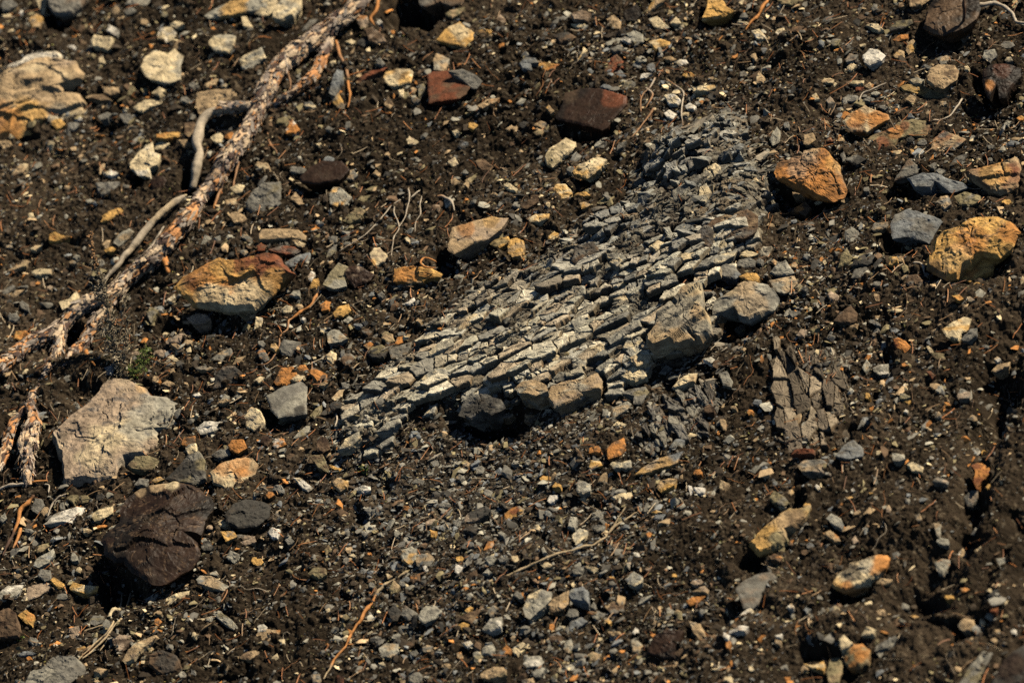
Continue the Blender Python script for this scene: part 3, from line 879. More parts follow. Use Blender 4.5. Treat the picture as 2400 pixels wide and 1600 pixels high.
K br/gy 18 @300,1260,110,70,0
K cr 18 @30,1345,60,60,0
K cr/lg 16 @65,1310,60,50,0
K or/tn 15 @1495,1300,40,60,0
K wh/pk 18 @1480,1245,60,60,0
K gy/lg 18 @180,1490,110,60,20
K gy/lg 14 @1550,1420,50,50,0
K cr/wh 15 @1650,1465,40,40,0
K cr 16 @1500,1540,60,50,0
K or/br 15 @950,545,55,45,0
K cr 12 @1030,465,50,30,0
K bl 12 @1020,420,90,40,0
K lg 14 @1170,345,60,40,0
K cr/tn 20 @550,780,90,55,0
K gy/lg 20 @460,790,90,60,15
K lg/wh 13 @860,680,50,35,-20
K pk/lg 13 @805,755,40,45,0
K br/pk 15 @935,785,50,40,0
K tn/gy 20 @110,1560,110,60,0
K cr/tn 14 @240,750,70,40,0
K gy/tn 14 @690,350,60,30,10
K lg/gy 12 @20,50,60,40,0
K gy/lg 14 @110,50,60,60,0
K gy 10 @305,140,50,35,0
K tn/cr 10 @20,705,60,50,0
K lg 14 @220,650,45,50,0
K bl/lg 12 @245,395,60,50,0
K gy/tn 12 @430,370,60,30,20
K yl/cr 12 @1000,390,80,30,0
K or/br 16 @1285,110,70,40,0
K cr 12 @500,300,60,30,0
K tn/cr 10 @645,535,50,50,30
K bl/dg 10 @780,490,80,30,10
K pk/or 9 @1065,785,30,20,0
K yl 9 @1120,825,40,25,0
K yl 9 @690,838,40,20,0
K gy/ol 14 @690,880,60,40,0
K pk/tn 14 @1280,870,80,40,0
K gy/dg 24 @420,1085,90,60,10
K gy/lg 16 @560,1040,60,60,20
K lg/cr 14 @330,1190,80,35,20
K gy/lg 16 @100,1200,60,70,-30
K lg/tn 14 @10,1260,40,80,0
K gy/bl 14 @530,1310,90,30,20
K lg/cr 14 @360,1475,70,50,0
K cr/tn 12 @610,1265,40,30,0
K gy/lg 14 @700,1345,60,40,0
K gy/lg 14 @40,960,80,50,-30
L gy/pk/tn 42! 200,70 250,30 370,22 430,60 425,90 440,140 340,115 230,105 | shaded grey slab with a black hollow beneath it, right side | the shaded grey slab
L tn/cr 18 235,175 270,150 310,175 305,210 250,205
L wh/cr 12 @340,215,50,35,-30
L lg/bl 26! 400,430 440,395 500,430 525,480 510,505 450,475 | pale blue grey chip above right of the yellow olive log stone | the pale blue grey chip
L tn/or 26! 375,530 430,510 490,560 500,590 460,590
L cr/tn/or 48! 440,890 480,820 550,790 560,750 640,730 750,690 830,685 850,710 820,770 720,850 640,900 560,940 520,940 460,920 | cream boat shaped rock with orange tip and dirt on top, lower right | the orange tipped boat rock
L lg/or 28 1150,740 1190,710 1275,720 1245,770 1210,820 1165,790 | grey tetrahedron with an orange left face, lower right | the grey tetrahedron
L or/ru 38! 1400,70 1450,45 1540,75 1520,130 1470,180 1440,225 1415,180 1430,110 | rust orange wedge pointing down near the right edge | the rust orange wedge
L gy/pk 26 1350,290 1400,235 1450,240 1450,290 1410,350 1370,340
L cr/lg 26 955,60 1000,40 1075,80 1060,110 990,100
L lg/gy 26! 855,-20 940,-10 945,20 900,40 860,30
L gy/pk 20! 1130,180 1170,145 1250,180 1240,200
L cr 30 485,1270 520,1235 590,1290 550,1320 500,1340
L ol/tn/or 48 510,1350 560,1300 650,1300 705,1340 695,1420 640,1470 560,1470 530,1430 | olive tan squarish stone with an orange streak near the bottom right | the orange streaked olive stone
L yl/cr 24! 240,1430 300,1450 380,1415 400,1450 385,1485 310,1465
L cr/ol 22 645,1240 680,1175 750,1200 730,1230
L gy/lg 24 730,1350 780,1290 880,1240 930,1300 890,1370 820,1330
L tn/lg 32! 1310,1170 1350,1120 1420,1130 1435,1180 1400,1210 1330,1200 | rounded tan grey stone alone in dark soil, bottom right | the lone rounded tan stone
L lg/wh 26 1575,710 1650,700 1710,720 1660,770 1610,780
L gy/lg/ol 34 1300,1600 1400,1440 1480,1350 1550,1360 1500,1450 1430,1600 | blurred grey green elongated rock at the bottom right |
L dg/mr 60 1520,1620 1620,1400 1768,1310 1900,1400 1900,1700 1500,1700 | very blurred dark purple grey boulder filling the bottom right corner | the corner boulder
L ol/tn 26 400,1490 430,1400 500,1390 520,1450 490,1568 420,1568
L ol/gy 26 10,290 40,240 110,280 155,325 110,345 40,330
L br/or 20 0,700 40,670 100,700 80,730 20,725
L ol/yl/tn 48! -125,620 -80,560 0,490 100,430 170,380 260,370 290,350 250,430 180,500 130,530 130,580 100,620 0,670 -70,690 | long yellow olive rock like a log with a pointed right end, lower right | the yellow olive log rock
L lg/tn 16 1140,460 1195,470 1185,560 1160,545
L lg/gy 18 @1210,590,100,50,-20
L tn/ol 20 @800,870,110,50,10
L yl 14 @1530,215,45,45,0
L or/tn 14 @1360,920,60,35,0
L yl/br 15 @1255,975,70,40,0
L cr/tn 15 @480,1065,70,45,-50
L bl/lg 15 @270,1065,60,50,0
L bl/gy 13 @290,620,55,40,0
L cr/yl 12 @100,350,55,30,0
L yl/tn 14 @270,340,60,40,0
L pk/tn 14 @600,580,45,55,0
L ru/or 18 @1550,1050,70,60,0
L gy/lg 13 @945,1040,60,50,0
L pk/tn 15 @830,365,45,60,0
L wh/lg 16 @1700,1210,40,40,0
L bl/lg 12 @50,190,40,35,0
L tn/yl 14 @160,255,60,50,0
L gy/lg 14 @740,170,30,60,0
L wh/lg 10 @590,235,30,25,0
L lg/gy 10 @745,290,30,30,0
L yl/or 9 @710,260,40,20,0
L tn/yl 9 @560,290,50,20,0
L gy/lg 14 @960,310,50,40,0
L tn/gy 14 @1040,430,40,60,0
L tn/pk 12 @620,390,60,30,20
L tn/wh 16 @1340,680,70,60,40
L cr/tn 14 @1480,640,110,30,15
L wh/tn 14 @155,1038,45,25,0
L wh/lg 16 @75,1240,60,40,0
L tn/gy 14 @70,1285,60,40,0
L tn/br 14 @780,1080,60,50,0
L tn/yl 14 @1000,1110,80,30,0
L gy/lg 14 @930,1140,50,40,0
L or/yl 12 @800,1215,70,20,-15
L gy/lg 20 @770,1340,70,90,10
L tn/cr 20 @1480,1150,40,50,0"""
TILE = {c: ((i % 4)*600, (0, 534, 1068)[i//4], 600/1762 if i < 8 else 600/1768) for i, c in enumerate('ABCDEFGHIJKL')}
STONES = []
for k, ln in enumerate(DATA.strip().splitlines()):
    parts = [q.strip() for q in ln.split('|')]
    tk = parts[0].split()
    ox, oy, sc = TILE[tk[0]]
    cols = tk[1].split('/'); T = tk[2]
    if tk[3][0] == '@':
        cx, cy, ww, hh, an = [float(q) for q in tk[3][1:].split(',')]
        rr = random.Random(k*31+5)
        nn = rr.choice((4, 5, 5, 6, 7)); pts = []
        for i in range(nn):
            th = 2*math.pi*(i+rr.uniform(-.33, .33))/nn; r0 = rr.uniform(.82, 1.22)
            x, y = math.cos(th)*ww/2*r0, math.sin(th)*hh/2*r0; ar = math.radians(-an)
            pts.append((cx+x*math.cos(ar)-y*math.sin(ar), cy+x*math.sin(ar)+y*math.cos(ar)))
    else:
        pts = [tuple(float(z) for z in q.split(',')) for q in tk[3:]]
    pts = np.array(pts)*sc + (ox, oy)
    x, y = pts[:, 0], pts[:, 1]; x2, y2 = np.roll(x, -1), np.roll(y, -1); cr = x*y2-x2*y
    A = cr.sum()/2
    cx, cy = ((x+x2)*cr).sum()/(6*A), ((y+y2)*cr).sum()/(6*A)
    STONES.append(dict(k=k, pts=pts, cols=cols, T=float(T.strip('!'))/1000, over=T.endswith('!'), area=abs(A), c=(cx, cy),
                       label=parts[1] if len(parts) > 1 and parts[1] else None, lm=parts[2] if len(parts) > 2 and parts[2] else None))

# ------------------------------------------------------------------ outcrop outlines (photo pixels)
OUT1 = [(775, 1030), (800, 960), (860, 900), (930, 850), (985, 800), (1040, 740), (1110, 690), (1165, 660), (1235, 640), (1300, 590), (1350, 530), (1400, 500), (1470, 488), (1520, 440), (1500, 370), (1560, 340), (1640, 300), (1700, 275), (1755, 290), (1765, 360), (1800, 400), (1800, 500), (1790, 590), (1720, 640), (1670, 700), (1680, 790), (1610, 850), (1560, 860), (1520, 905), (1440, 925), (1420, 950), (1330, 965), (1270, 960), (1235, 955), (1205, 945), (1090, 948), (1060, 965), (1020, 985), (960, 1010), (900, 1060), (830, 1075), (780, 1060)]
OUT2 = [(1480, 1000), (1500, 960), (1560, 920), (1630, 880), (1680, 890), (1690, 950), (1650, 1000), (1590, 1040), (1500, 1050)]
OUT3 = [(1800, 760), (1850, 770), (1880, 800), (1960, 790), (2010, 850), (1990, 940), (1960, 1000), (1920, 1060), (1860, 1070), (1810, 1030), (1800, 960), (1785, 880)]
def poly_sd(pts, X, Y):
    """signed distance (positive inside) to polygon, vectorised"""
    d = np.full(X.shape, 1e9); ins = np.zeros(X.shape, bool)
    n = len(pts)
    for i in range(n):
        x1, y1 = pts[i]; x2, y2 = pts[(i+1) % n]
        ex, ey = x2-x1, y2-y1; L = ex*ex+ey*ey+1e-12
        t = np.clip(((X-x1)*ex+(Y-y1)*ey)/L, 0, 1)
        d = np.minimum(d, np.hypot(X-x1-t*ex, Y-y1-t*ey))
        c = (y1 > Y) != (y2 > Y)
        ins ^= c & (X < (x2-x1)*(Y-y1)/((y2-y1) if y2 != y1 else 1e-9)+x1)
    return np.where(ins, d, -d)

# ------------------------------------------------------------------ ground height
PITS = [(960, 25, 75, 52, 130), (1694, 765, 38, 34, 45), (1062, 975, 20, 45, 60), (1200, 985, 45, 25, 45), (1815, 455, 55, 28, 60), (1930, 480, 50, 18, 50), (2110, 435, 40, 35, 60), (2130, 462, 25, 20, 40),
        (1125, 995, 82, 34, 85), (1225, 978, 40, 20, 55), (2345, 915, 70, 60, 60), (2330, 1000, 50, 45, 45), (2290, 1185, 40, 34, 34), (2255, 1275, 40, 30, 26), (2165, 1405, 60, 30, 26), (1985, 1395, 45, 22, 30), (1756, 1312, 30, 28, 55), (1912, 1125, 45, 18, 40),
        (2095, 590, 35, 25, 45), (270, 1370, 45, 50, 60), (841, 1222, 28, 20, 45), (828, 1190, 16, 22, 30), (168, 778, 22, 28, 45), (2004, 1002, 25, 30, 50), (1685, 50, 45, 14, 30), (1622, 218, 20, 14, 25), (430, 425, 18, 40, 35), (140, 55, 45, 18, 45),
        (390, 740, 40, 26, 50), (448, 775, 22, 14, 30), (2310, 205, 22, 30, 40), (1687, 660, 30, 14, 30), (300, 1090, 20, 14, 25), (1045, 625, 18, 28, 45), (240, 235, 30, 12, 20), (240, 285, 22, 18, 30), (325, 415, 18, 16, 25), (1950, 1285, 26, 12, 20),
        (480, 455, 25, 30, 35), (610, 300, 20, 30, 35), (1370, 310, 60, 14, 30), (1640, 875, 30, 12, 25), (1475, 925, 18, 14, 25), (1580, 895, 14, 12, 25), (880, 860, 30, 12, 22), (2330, 640, 30, 25, 30), (1780, 1330, 30, 20, 30), (1920, 1530, 40, 18, 35), (40, 310, 60, 14, 25), (2200, 1465, 60, 12, 25), (200, 920, 50, 22, 25), (20, 1040, 25, 60, 35), (230, 1300, 25, 40, 30)]
BUMPS = [(190, 860, 70, 38, 28), (1500, 1160, 170, 60, 12), (2330, 1300, 120, 120, 30), (1700, 1230, 120, 70, 22), (430, 880, 90, 50, 8), (1180, 1300, 250, 90, 10), (380, 1480, 120, 60, 18), (2250, 700, 90, 60, 16), (2060, 640, 60, 40, 14), (2280, 1560, 200, 60, 30), (2050, 1480, 160, 50, 22), (1850, 1420, 120, 50, 16), (2120, 1230, 120, 70, 20), (1640, 1290, 150, 50, 14), (2350, 1420, 80, 60, 30), (2130, 1080, 130, 60, 16), (980, 640, 60, 40, 14), (700, 330, 120, 60, 8)]
FURROWS = [([(2400, 780), (2345, 930), (2300, 1080), (2285, 1200), (2240, 1290), (2160, 1400), (2060, 1500), (1960, 1610)], 62, 27), ([(2080, 840), (2045, 930), (1990, 1010), (1900, 1130)], 26, 20), ([(2010, 1390), (1900, 1440), (1760, 1440), (1620, 1500)], 34, 18),
           ([(1880, 1190), (1800, 1290), (1720, 1330)], 24, 18), ([(900, 1130), (850, 1200), (760, 1290)], 28, 16), ([(2390, 1240), (2310, 1380), (2230, 1500)], 34, 22), ([(1230, 120), (1160, 200), (1060, 260)], 26, 12), ([(540, 700), (470, 800), (420, 850)], 22, 12)]
def coarse(x, y):
    h = .026*fbm(11, 2, x/.55, y/.55) + .016*fbm(21, 2, x/.2+3, y/.2)
    px, py = Q(x, y, 0)
    o = poly_sd(OUT1, px, py)
    h = h + .028*sst(-30, 110, o)
    return h, px, py
def ground_h(x, y):
    h, px, py = coarse(x, y)
    wx = 34*fbm(41, 3, x/.09, y/.09); wy = 30*fbm(51, 3, x/.09+9, y/.09)
    for cx, cy, rx, ry, dp in PITS:
        d = np.hypot((px+wx-cx)/rx, (py+wy-cy)/ry)
        h = h - dp/1000*(1-sst(.55, 1.35, d))
    for pl_, wd, dp in FURROWS:                              # runnels cut down the slope
        d = np.full(x.shape, 1e9); sg = np.zeros(x.shape)
        for (x1, y1), (x2, y2) in zip(pl_[:-1], pl_[1:]):
            ex_, ey_ = x2-x1, y2-y1; t_ = np.clip(((px+.7*wx-x1)*ex_+(py+.7*wy-y1)*ey_)/(ex_*ex_+ey_*ey_), 0, 1); dx_ = px+.7*wx-x1-t_*ex_; dy_ = py+.7*wy-y1-t_*ey_; dd = np.hypot(dx_, dy_)
            sg = np.where(dd < d, np.sign(ex_*dy_-ey_*dx_), sg); d = np.minimum(d, dd)
        h = h - dp/1000*(1-sst(0, wd, d)) + (sg < 0)*dp/1000*.7*np.exp(-((d-wd*1.3)/(wd*.7))**2)
    for cx, cy, rx, ry, dp in BUMPS:
        d = np.hypot((px-cx)/rx, (py-cy)/ry)
        h = h + dp/1000*(1-sst(.2, 1.4, d))
    for st in STONES:
        if st['over'] and st['area'] > 700:
            r = math.sqrt(st['area']/math.pi)
            m = (np.abs(px-st['c'][0]) < 3*r) & (np.abs(py-st['c'][1]) < 3*r)
            d = np.hypot((px[m]-(st['c'][0]-.35*r))/(r*1.1), (py[m]-(st['c'][1]+.75*r))/(r*.75))
            h[m] -= min(.6*st['T'], .03)*(1-sst(.4, 1.25, d))
    ex = x*.80+y*.60; ey = -x*.60+y*.80                      # wash furrows and small earth ledges
    tr = fbm(131, 3, ex/.30, ey/.11); h = h + .016*np.clip(1-np.abs(tr)*3.2, 0, 1)*sst(-.2, .5, fbm(135, 2, x/.4, y/.4)) + .010*fbm(137, 3, ex/.10, ey/.05)
    for st in STONES:                                        # earth banked against the stones
        if st['area'] > 420:
            q_ = st['pts']; rx = np.ptp(q_[:, 0])/2; ry = np.ptp(q_[:, 1])/2; X_, Y_ = st['c'][0], st['c'][1]-ry*.12
            m = (np.abs(px-X_) < 1.9*rx) & (np.abs(py-Y_) < 1.9*ry)
            d = np.hypot((px[m]-X_)/rx, (py[m]-Y_)/ry); h[m] += min(.010, .0035+.1*ry/1000)*np.exp(-((d-1.12)/.25)**2)*(.5+.5*(Y_ > py[m]))
    # clods: three sizes of crumbs
    k = np.clip(.55+.8*fbm(61, 2, x/.18, y/.18), 0.1, 1.2)
    qx = x+.006*vn(71, x/.011, y/.011); qy = y+.006*vn(72, x/.011, y/.011)
    f1, f2, ci, cj, dx, dy = vor(81, qx/.034, qy/.03)
    hh = _hc(82, ci, cj); h = h + k*.012*hh*(1-sst(.12, .6, f1)) 
    f1, f2, ci, cj, dx, dy = vor(84, qx/.015+7, qy/.013)
    hh = _hc(85, ci, cj); h = h + k*.009*hh*hh*(1-sst(.1, .55, f1)) + .0015*dx*(_hc(86, ci, cj)-.5)
    h = h + .011*fbm(91, 4, x/.05, y/.05, gain=.66) + .0032*vn(97, x/.0055, y/.0055)
    # creases and small gullies
    cr = np.abs(fbm(101, 3, x/.17, y/.17)); h = h - .014*(1-sst(0, .09, cr))*np.clip(fbm(105, 1, x/.4, y/.4)+.5, 0, 1)
    return h

cx_ = np.array([0, 2400, 2400, 0, 0]); cy_ = np.array([0, 0, 1600, 1600, 0]); cc = P(cx_, cy_)
X0, X1 = cc[:, 0].min()-.30, cc[:, 0].max()+.30; Y0, Y1 = cc[:, 1].min()-.30, cc[:, 1].max()+.30
STEP = .0034
def axis(a, b):
    m = np.arange(a, b, STEP); lo = a-np.cumsum(STEP*1.35**np.arange(1, 27)); lo = lo[lo > -60]; hi = m[-1]+np.cumsum(STEP*1.35**np.arange(1, 27)); hi = hi[hi < 60]
    return np.concatenate([lo[::-1], m, hi])
gx, gy = axis(X0, X1), axis(Y0, Y1)
GX, GY = np.meshgrid(gx, gy)
GH = ground_h(GX, GY)
def grid_faces(nx, ny, keep=None):
    i = np.arange(nx*ny).reshape(ny, nx)
    f = np.stack([i[:-1, :-1], i[:-1, 1:], i[1:, 1:], i[1:, :-1]], -1).reshape(-1, 4)
    if keep is not None:
        f = f[keep.ravel()[f].all(1)]
    return f
def interp(ax, ay, H, x, y):
    i = np.clip(np.searchsorted(ax, x)-1, 0, len(ax)-2); j = np.clip(np.searchsorted(ay, y)-1, 0, len(ay)-2)
    u = np.clip((x-ax[i])/(ax[i+1]-ax[i]), 0, 1); v = np.clip((y-ay[j])/(ay[j+1]-ay[j]), 0, 1)
    return H[j, i]*(1-u)*(1-v)+H[j, i+1]*u*(1-v)+H[j+1, i]*(1-u)*v+H[j+1, i+1]*u*v
# soil colour: dark brown with paler dry crumbs and greyer silt near the outcrop
px, py = Q(GX, GY, 0)
t1 = sst(-.35, .45, fbm(111, 3, GX/.25, GY/.25)); t2 = _hc(121, np.floor((GX+.003*vn(5, GX/.006, GY/.006))/.006), np.floor((GY+.003*vn(6, GX/.006, GY/.006))/.006))
soil = np.array([.026, .0192, .0125])*(1-t1[..., None]) + np.array([.050, .037, .0245])*t1[..., None]
greyz = sst(.15, 1, 1-np.hypot((px-1150)/520, (py-1180)/330))[..., None]*.6
soil = soil*(1-greyz)+np.array([.036, .033, .028])*greyz
soil = soil*(.7+.5*t2[..., None]) + (t2[..., None] > .93)*np.array([.06, .05, .035])
me = make_mesh('hillside_soil', np.stack([GX, GY, GH], -1).reshape(-1, 3), grid_faces(len(gx), len(gy)), soil.reshape(-1, 3), M_SOIL)
ground = put('ground', me, (0, 0, 0)); ground['kind'] = 'structure'

# ------------------------------------------------------------------ outcrops: layered, cracked beds
SURF = [(gx, gy, GH)]
def surf(x, y):
    x = np.asarray(x, float); y = np.asarray(y, float)
    h = interp(gx, gy, GH, x, y)
    for ax, ay, H in SURF[1:]:
        m = (x > ax[0]) & (x < ax[-1]) & (y > ay[0]) & (y < ay[-1])
        if np.any(m): h = np.where(m, np.maximum(h, interp(ax, ay, H, x, y)), h)
    return h
def hit(px, py, H=None):
    h = 0.0*np.asarray(px, float)
    for _ in range(7):
        p = P(px, py, h); h = .5*h+.5*interp(gx, gy, GH, p[..., 0], p[..., 1]) if H is None else .5*h+.5*H(p[..., 0], p[..., 1])
    return P(px, py, h)
def bdir(p0, p1):
    d = P(*p1)-P(*p0); return d[:2]/np.hypot(*d[:2])
def outcrop(name, pts, d0, d1, step, lift, levels, colA, colB, colC, seed, label, cat, dirt=.3):
    q = P(np.array([a for a, b in pts]), np.array([b for a, b in pts]))
    ax = np.arange(q[:, 0].min()-.03, q[:, 0].max()+.03, step); ay = np.arange(q[:, 1].min()-.03, q[:, 1].max()+.03, step)
    X, Y = np.meshgrid(ax, ay); base, px, py = coarse(X, Y)
    sd = poly_sd(pts, px+8*fbm(seed, 3, X/.05, Y/.05), py+10*fbm(seed+5, 3, X/.05, Y/.05))
    D = bdir(d0, d1); ux = X*D[0]+Y*D[1]; uy = -X*D[1]+Y*D[0]
    bend = .06*fbm(seed+9, 2, ux/.5, uy/.5)+.014*fbm(seed+12, 2, ux/.12, uy/.12); uy = uy+bend
    ux = ux+.005*vn(seed+3, X/.012, Y/.012); uy = uy+.0025*vn(seed+4, X/.009, Y/.009)
    z = np.zeros_like(X); crack = np.zeros_like(X); hue = np.zeros_like(X); void = np.zeros_like(X)
    rough = sst(-.25, .35, fbm(seed+15, 2, X/.16, Y/.16))
    for li, (L, T, hgt, tilt, cw) in enumerate(levels):
        row = np.floor(uy/T); sh = _hc(seed+30+li, row)*7
        if li < 3:                               # beds cut by joints
            ry = uy/T+.7*vn(seed+33+li, uy/T*.6)+.10*fbm(seed+35+li, 2, ux/(L*.8), uy/T*.5); cj = np.floor(ry); fy = ry-cj
            wx = ux/L*(.55+.9*_hc(seed+36+li, cj))+_hc(seed+37+li, cj)*9+.16*fbm(seed+38+li, 2, ux/(L*.3), uy/(T*.6)); ww = wx+.35*vn(seed+39+li, wx*.9, cj); ci = np.floor(ww); fx = ww-ci
            dx = fx-.5; dy = fy-.5; e = np.minimum(np.minimum(fx, 1-fx)*L/T, np.minimum(fy, 1-fy))*2
            f1 = np.zeros_like(X); f2 = e
        else: f1, f2, ci, cj, dx, dy = vor(seed+40+li*3, ux/L+sh*0, uy/T, .85)
        r1 = _hc(seed+50+li, ci, cj); r2 = _hc(seed+60+li, ci, cj)-.5; r3 = _hc(seed+70+li, ci, cj)-.5
        kk = 1 if li == 0 else (.45+.75*rough)
        if li < 3: z = z + (.7, .45, .25)[li]*hgt*(_hc(seed+31+li, cj)-.5)*.8
        gone = (r1 < (.0, .13, .10, 0)[li]) if li else (r1 < -1)
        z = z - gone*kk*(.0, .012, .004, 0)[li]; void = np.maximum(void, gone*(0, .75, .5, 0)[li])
        z = z + kk*hgt*(r1-.5) + kk*tilt*(-dy*(.75+r2*1.0) + dx*r3)       # each block steps out and tilts
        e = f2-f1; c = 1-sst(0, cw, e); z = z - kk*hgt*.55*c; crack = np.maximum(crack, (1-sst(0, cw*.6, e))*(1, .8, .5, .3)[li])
        hue = hue + (r1-.5)*(.5, .35, .25, .2)[li]
    z = z*.45-.009+.0016*fbm(seed+80, 3, ux/.014, uy/.010)
    if 1:                               # parts are broken to rubble
        upm = (1-sst(600, 760, py+.25*(px-1300)+110*fbm(seed+98, 3, X/.16, Y/.16))) if seed == 300 else 0*z
        upm = np.maximum(upm, (.85 if seed == 300 else 1)*sst(-.05, .20, fbm(seed+97, 3, ux/.16, uy/.07)+(0 if seed == 300 else .12))); zr = 0*z; cr_ = 0*z; hr_ = 0*z
        vx = ux+.010*fbm(seed+110, 3, X/.03, Y/.03); vy = uy+.008*fbm(seed+111, 3, X/.03, Y/.03)
        for li, (L, T, hgt, tl, cw) in enumerate([(.085, .055, .020, .022, .10), (.036, .024, .012, .014, .12), (.016, .011, .005, .006, .14)] if seed == 300 else [(.11, .036, .010, .012, .10), (.045, .018, .007, .007, .12), (.016, .009, .003, .003, .14)]):
            f1, f2, ci, cj, dx, dy = vor(seed+120+li*3, vx/L, vy/T, .95); r1 = _hc(seed+130+li, ci, cj); e = f2-f1
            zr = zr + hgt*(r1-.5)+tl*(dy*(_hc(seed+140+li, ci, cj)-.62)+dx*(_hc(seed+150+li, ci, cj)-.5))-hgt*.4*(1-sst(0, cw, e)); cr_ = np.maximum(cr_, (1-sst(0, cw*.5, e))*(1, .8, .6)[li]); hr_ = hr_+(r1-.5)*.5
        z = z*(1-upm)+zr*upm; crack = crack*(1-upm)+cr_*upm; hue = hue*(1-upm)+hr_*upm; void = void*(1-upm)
    soilm = sst(.08, .4, fbm(seed+90, 4, X/.10, Y/.07)); z = z - soilm*.010
    H = base + lift*sst(-6, 36, sd) + z - .05*(1-sst(-12, 4, sd))
    hue = np.clip(1.3*hue+.5+.6*fbm(seed+95, 3, ux/.22, uy/.08), 0, 1)[..., None]
    if seed == 300: hue = hue*(.30+.70*sst(560, 760, py+.25*(px-1300)+80*fbm(seed+98, 2, X/.2, Y/.2)))[..., None]
    col = colA*(1-hue)+colB*hue
    stain = sst(.15, .6, fbm(seed+99, 3, ux/.14, uy/.05))[..., None]*.6; col = col*(1-stain)+colC*stain
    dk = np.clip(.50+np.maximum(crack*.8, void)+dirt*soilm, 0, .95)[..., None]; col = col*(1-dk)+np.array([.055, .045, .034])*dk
    spk = _hc(seed+101, np.floor(X/.004), np.floor(Y/.004))[..., None]; col = col*(.9+.2*spk)
    keep = sd > -16
    f = grid_faces(len(ax), len(ay), keep); used = np.unique(f); mp = np.zeros(X.size, np.int64); mp[used] = np.arange(len(used))
    v = np.stack([X, Y, H], -1).reshape(-1, 3)[used]; b = v.mean(0)
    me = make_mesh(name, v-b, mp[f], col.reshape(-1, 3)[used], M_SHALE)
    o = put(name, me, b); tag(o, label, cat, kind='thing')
    SURF.append((ax, ay, np.where(keep, H, -9.)))
    return o
lin = lambda *c: np.array(c)
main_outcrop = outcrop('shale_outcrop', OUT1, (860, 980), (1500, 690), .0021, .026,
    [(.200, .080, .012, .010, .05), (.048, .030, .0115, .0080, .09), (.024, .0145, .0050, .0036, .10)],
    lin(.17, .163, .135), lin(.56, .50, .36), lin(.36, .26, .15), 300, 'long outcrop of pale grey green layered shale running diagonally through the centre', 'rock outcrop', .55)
SURF_ALL = surf
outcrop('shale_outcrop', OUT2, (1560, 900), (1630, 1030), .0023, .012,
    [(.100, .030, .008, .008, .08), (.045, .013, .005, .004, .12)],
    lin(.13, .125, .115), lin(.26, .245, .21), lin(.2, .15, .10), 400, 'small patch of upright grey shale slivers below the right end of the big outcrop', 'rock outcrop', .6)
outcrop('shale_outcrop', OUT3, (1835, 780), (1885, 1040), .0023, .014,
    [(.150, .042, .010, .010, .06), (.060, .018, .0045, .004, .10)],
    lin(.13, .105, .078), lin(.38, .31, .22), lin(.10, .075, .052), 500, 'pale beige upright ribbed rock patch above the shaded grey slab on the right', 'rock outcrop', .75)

# ------------------------------------------------------------------ a stone from its outline
def colours(v, cols, seed, patches=(), base=None, veins=0.0, vc=(.10, .10, .10), vs_=.05):
    sc = seed*1.37
    size = max(np.ptp(v[:, 0]), np.ptp(v[:, 1]), .01)
    c = np.tile(PAL[cols[0]], (len(v), 1))
    for i, q in enumerate(cols[1:]):
        n = fbm(seed+i*7, 3, v[:, 0]/(size*.45)+sc, v[:, 1]/(size*.30), v[:, 2]/(size*.3))
        t = sst(-.02, .32, n)[:, None]*.85; c = c*(1-t)+PAL[q]*t
    for (ppx, ppy, rad, q, amt) in patches:
        X, Y = Q(v[:, 0]+base[0], v[:, 1]+base[1], v[:, 2]+base[2])
        d = np.hypot(X-ppx, Y-ppy)/rad + .35*fbm(seed+77, 3, v[:, 0]/.03, v[:, 1]/.03, v[:, 2]/.03)
        t = (amt*(1-sst(.7, 1.05, d)))[:, None]; c = c*(1-t)+PAL[q]*t
    n = fbm(seed+31, 3, v[:, 0]/.012, v[:, 1]/.012, v[:, 2]/.012); c = c*(1+.28*n[:, None])
    if veins:
        r = np.abs(fbm(seed+33, 3, v[:, 0]/vs_, v[:, 1]/(vs_*.7), v[:, 2]/vs_)); t = (veins*(1-sst(0, .05, r)))[:, None]; c = c*(1-t)+np.array(vc)*t
    return np.clip(c*(.9+.2*random.Random(seed).random()), .008, .9)
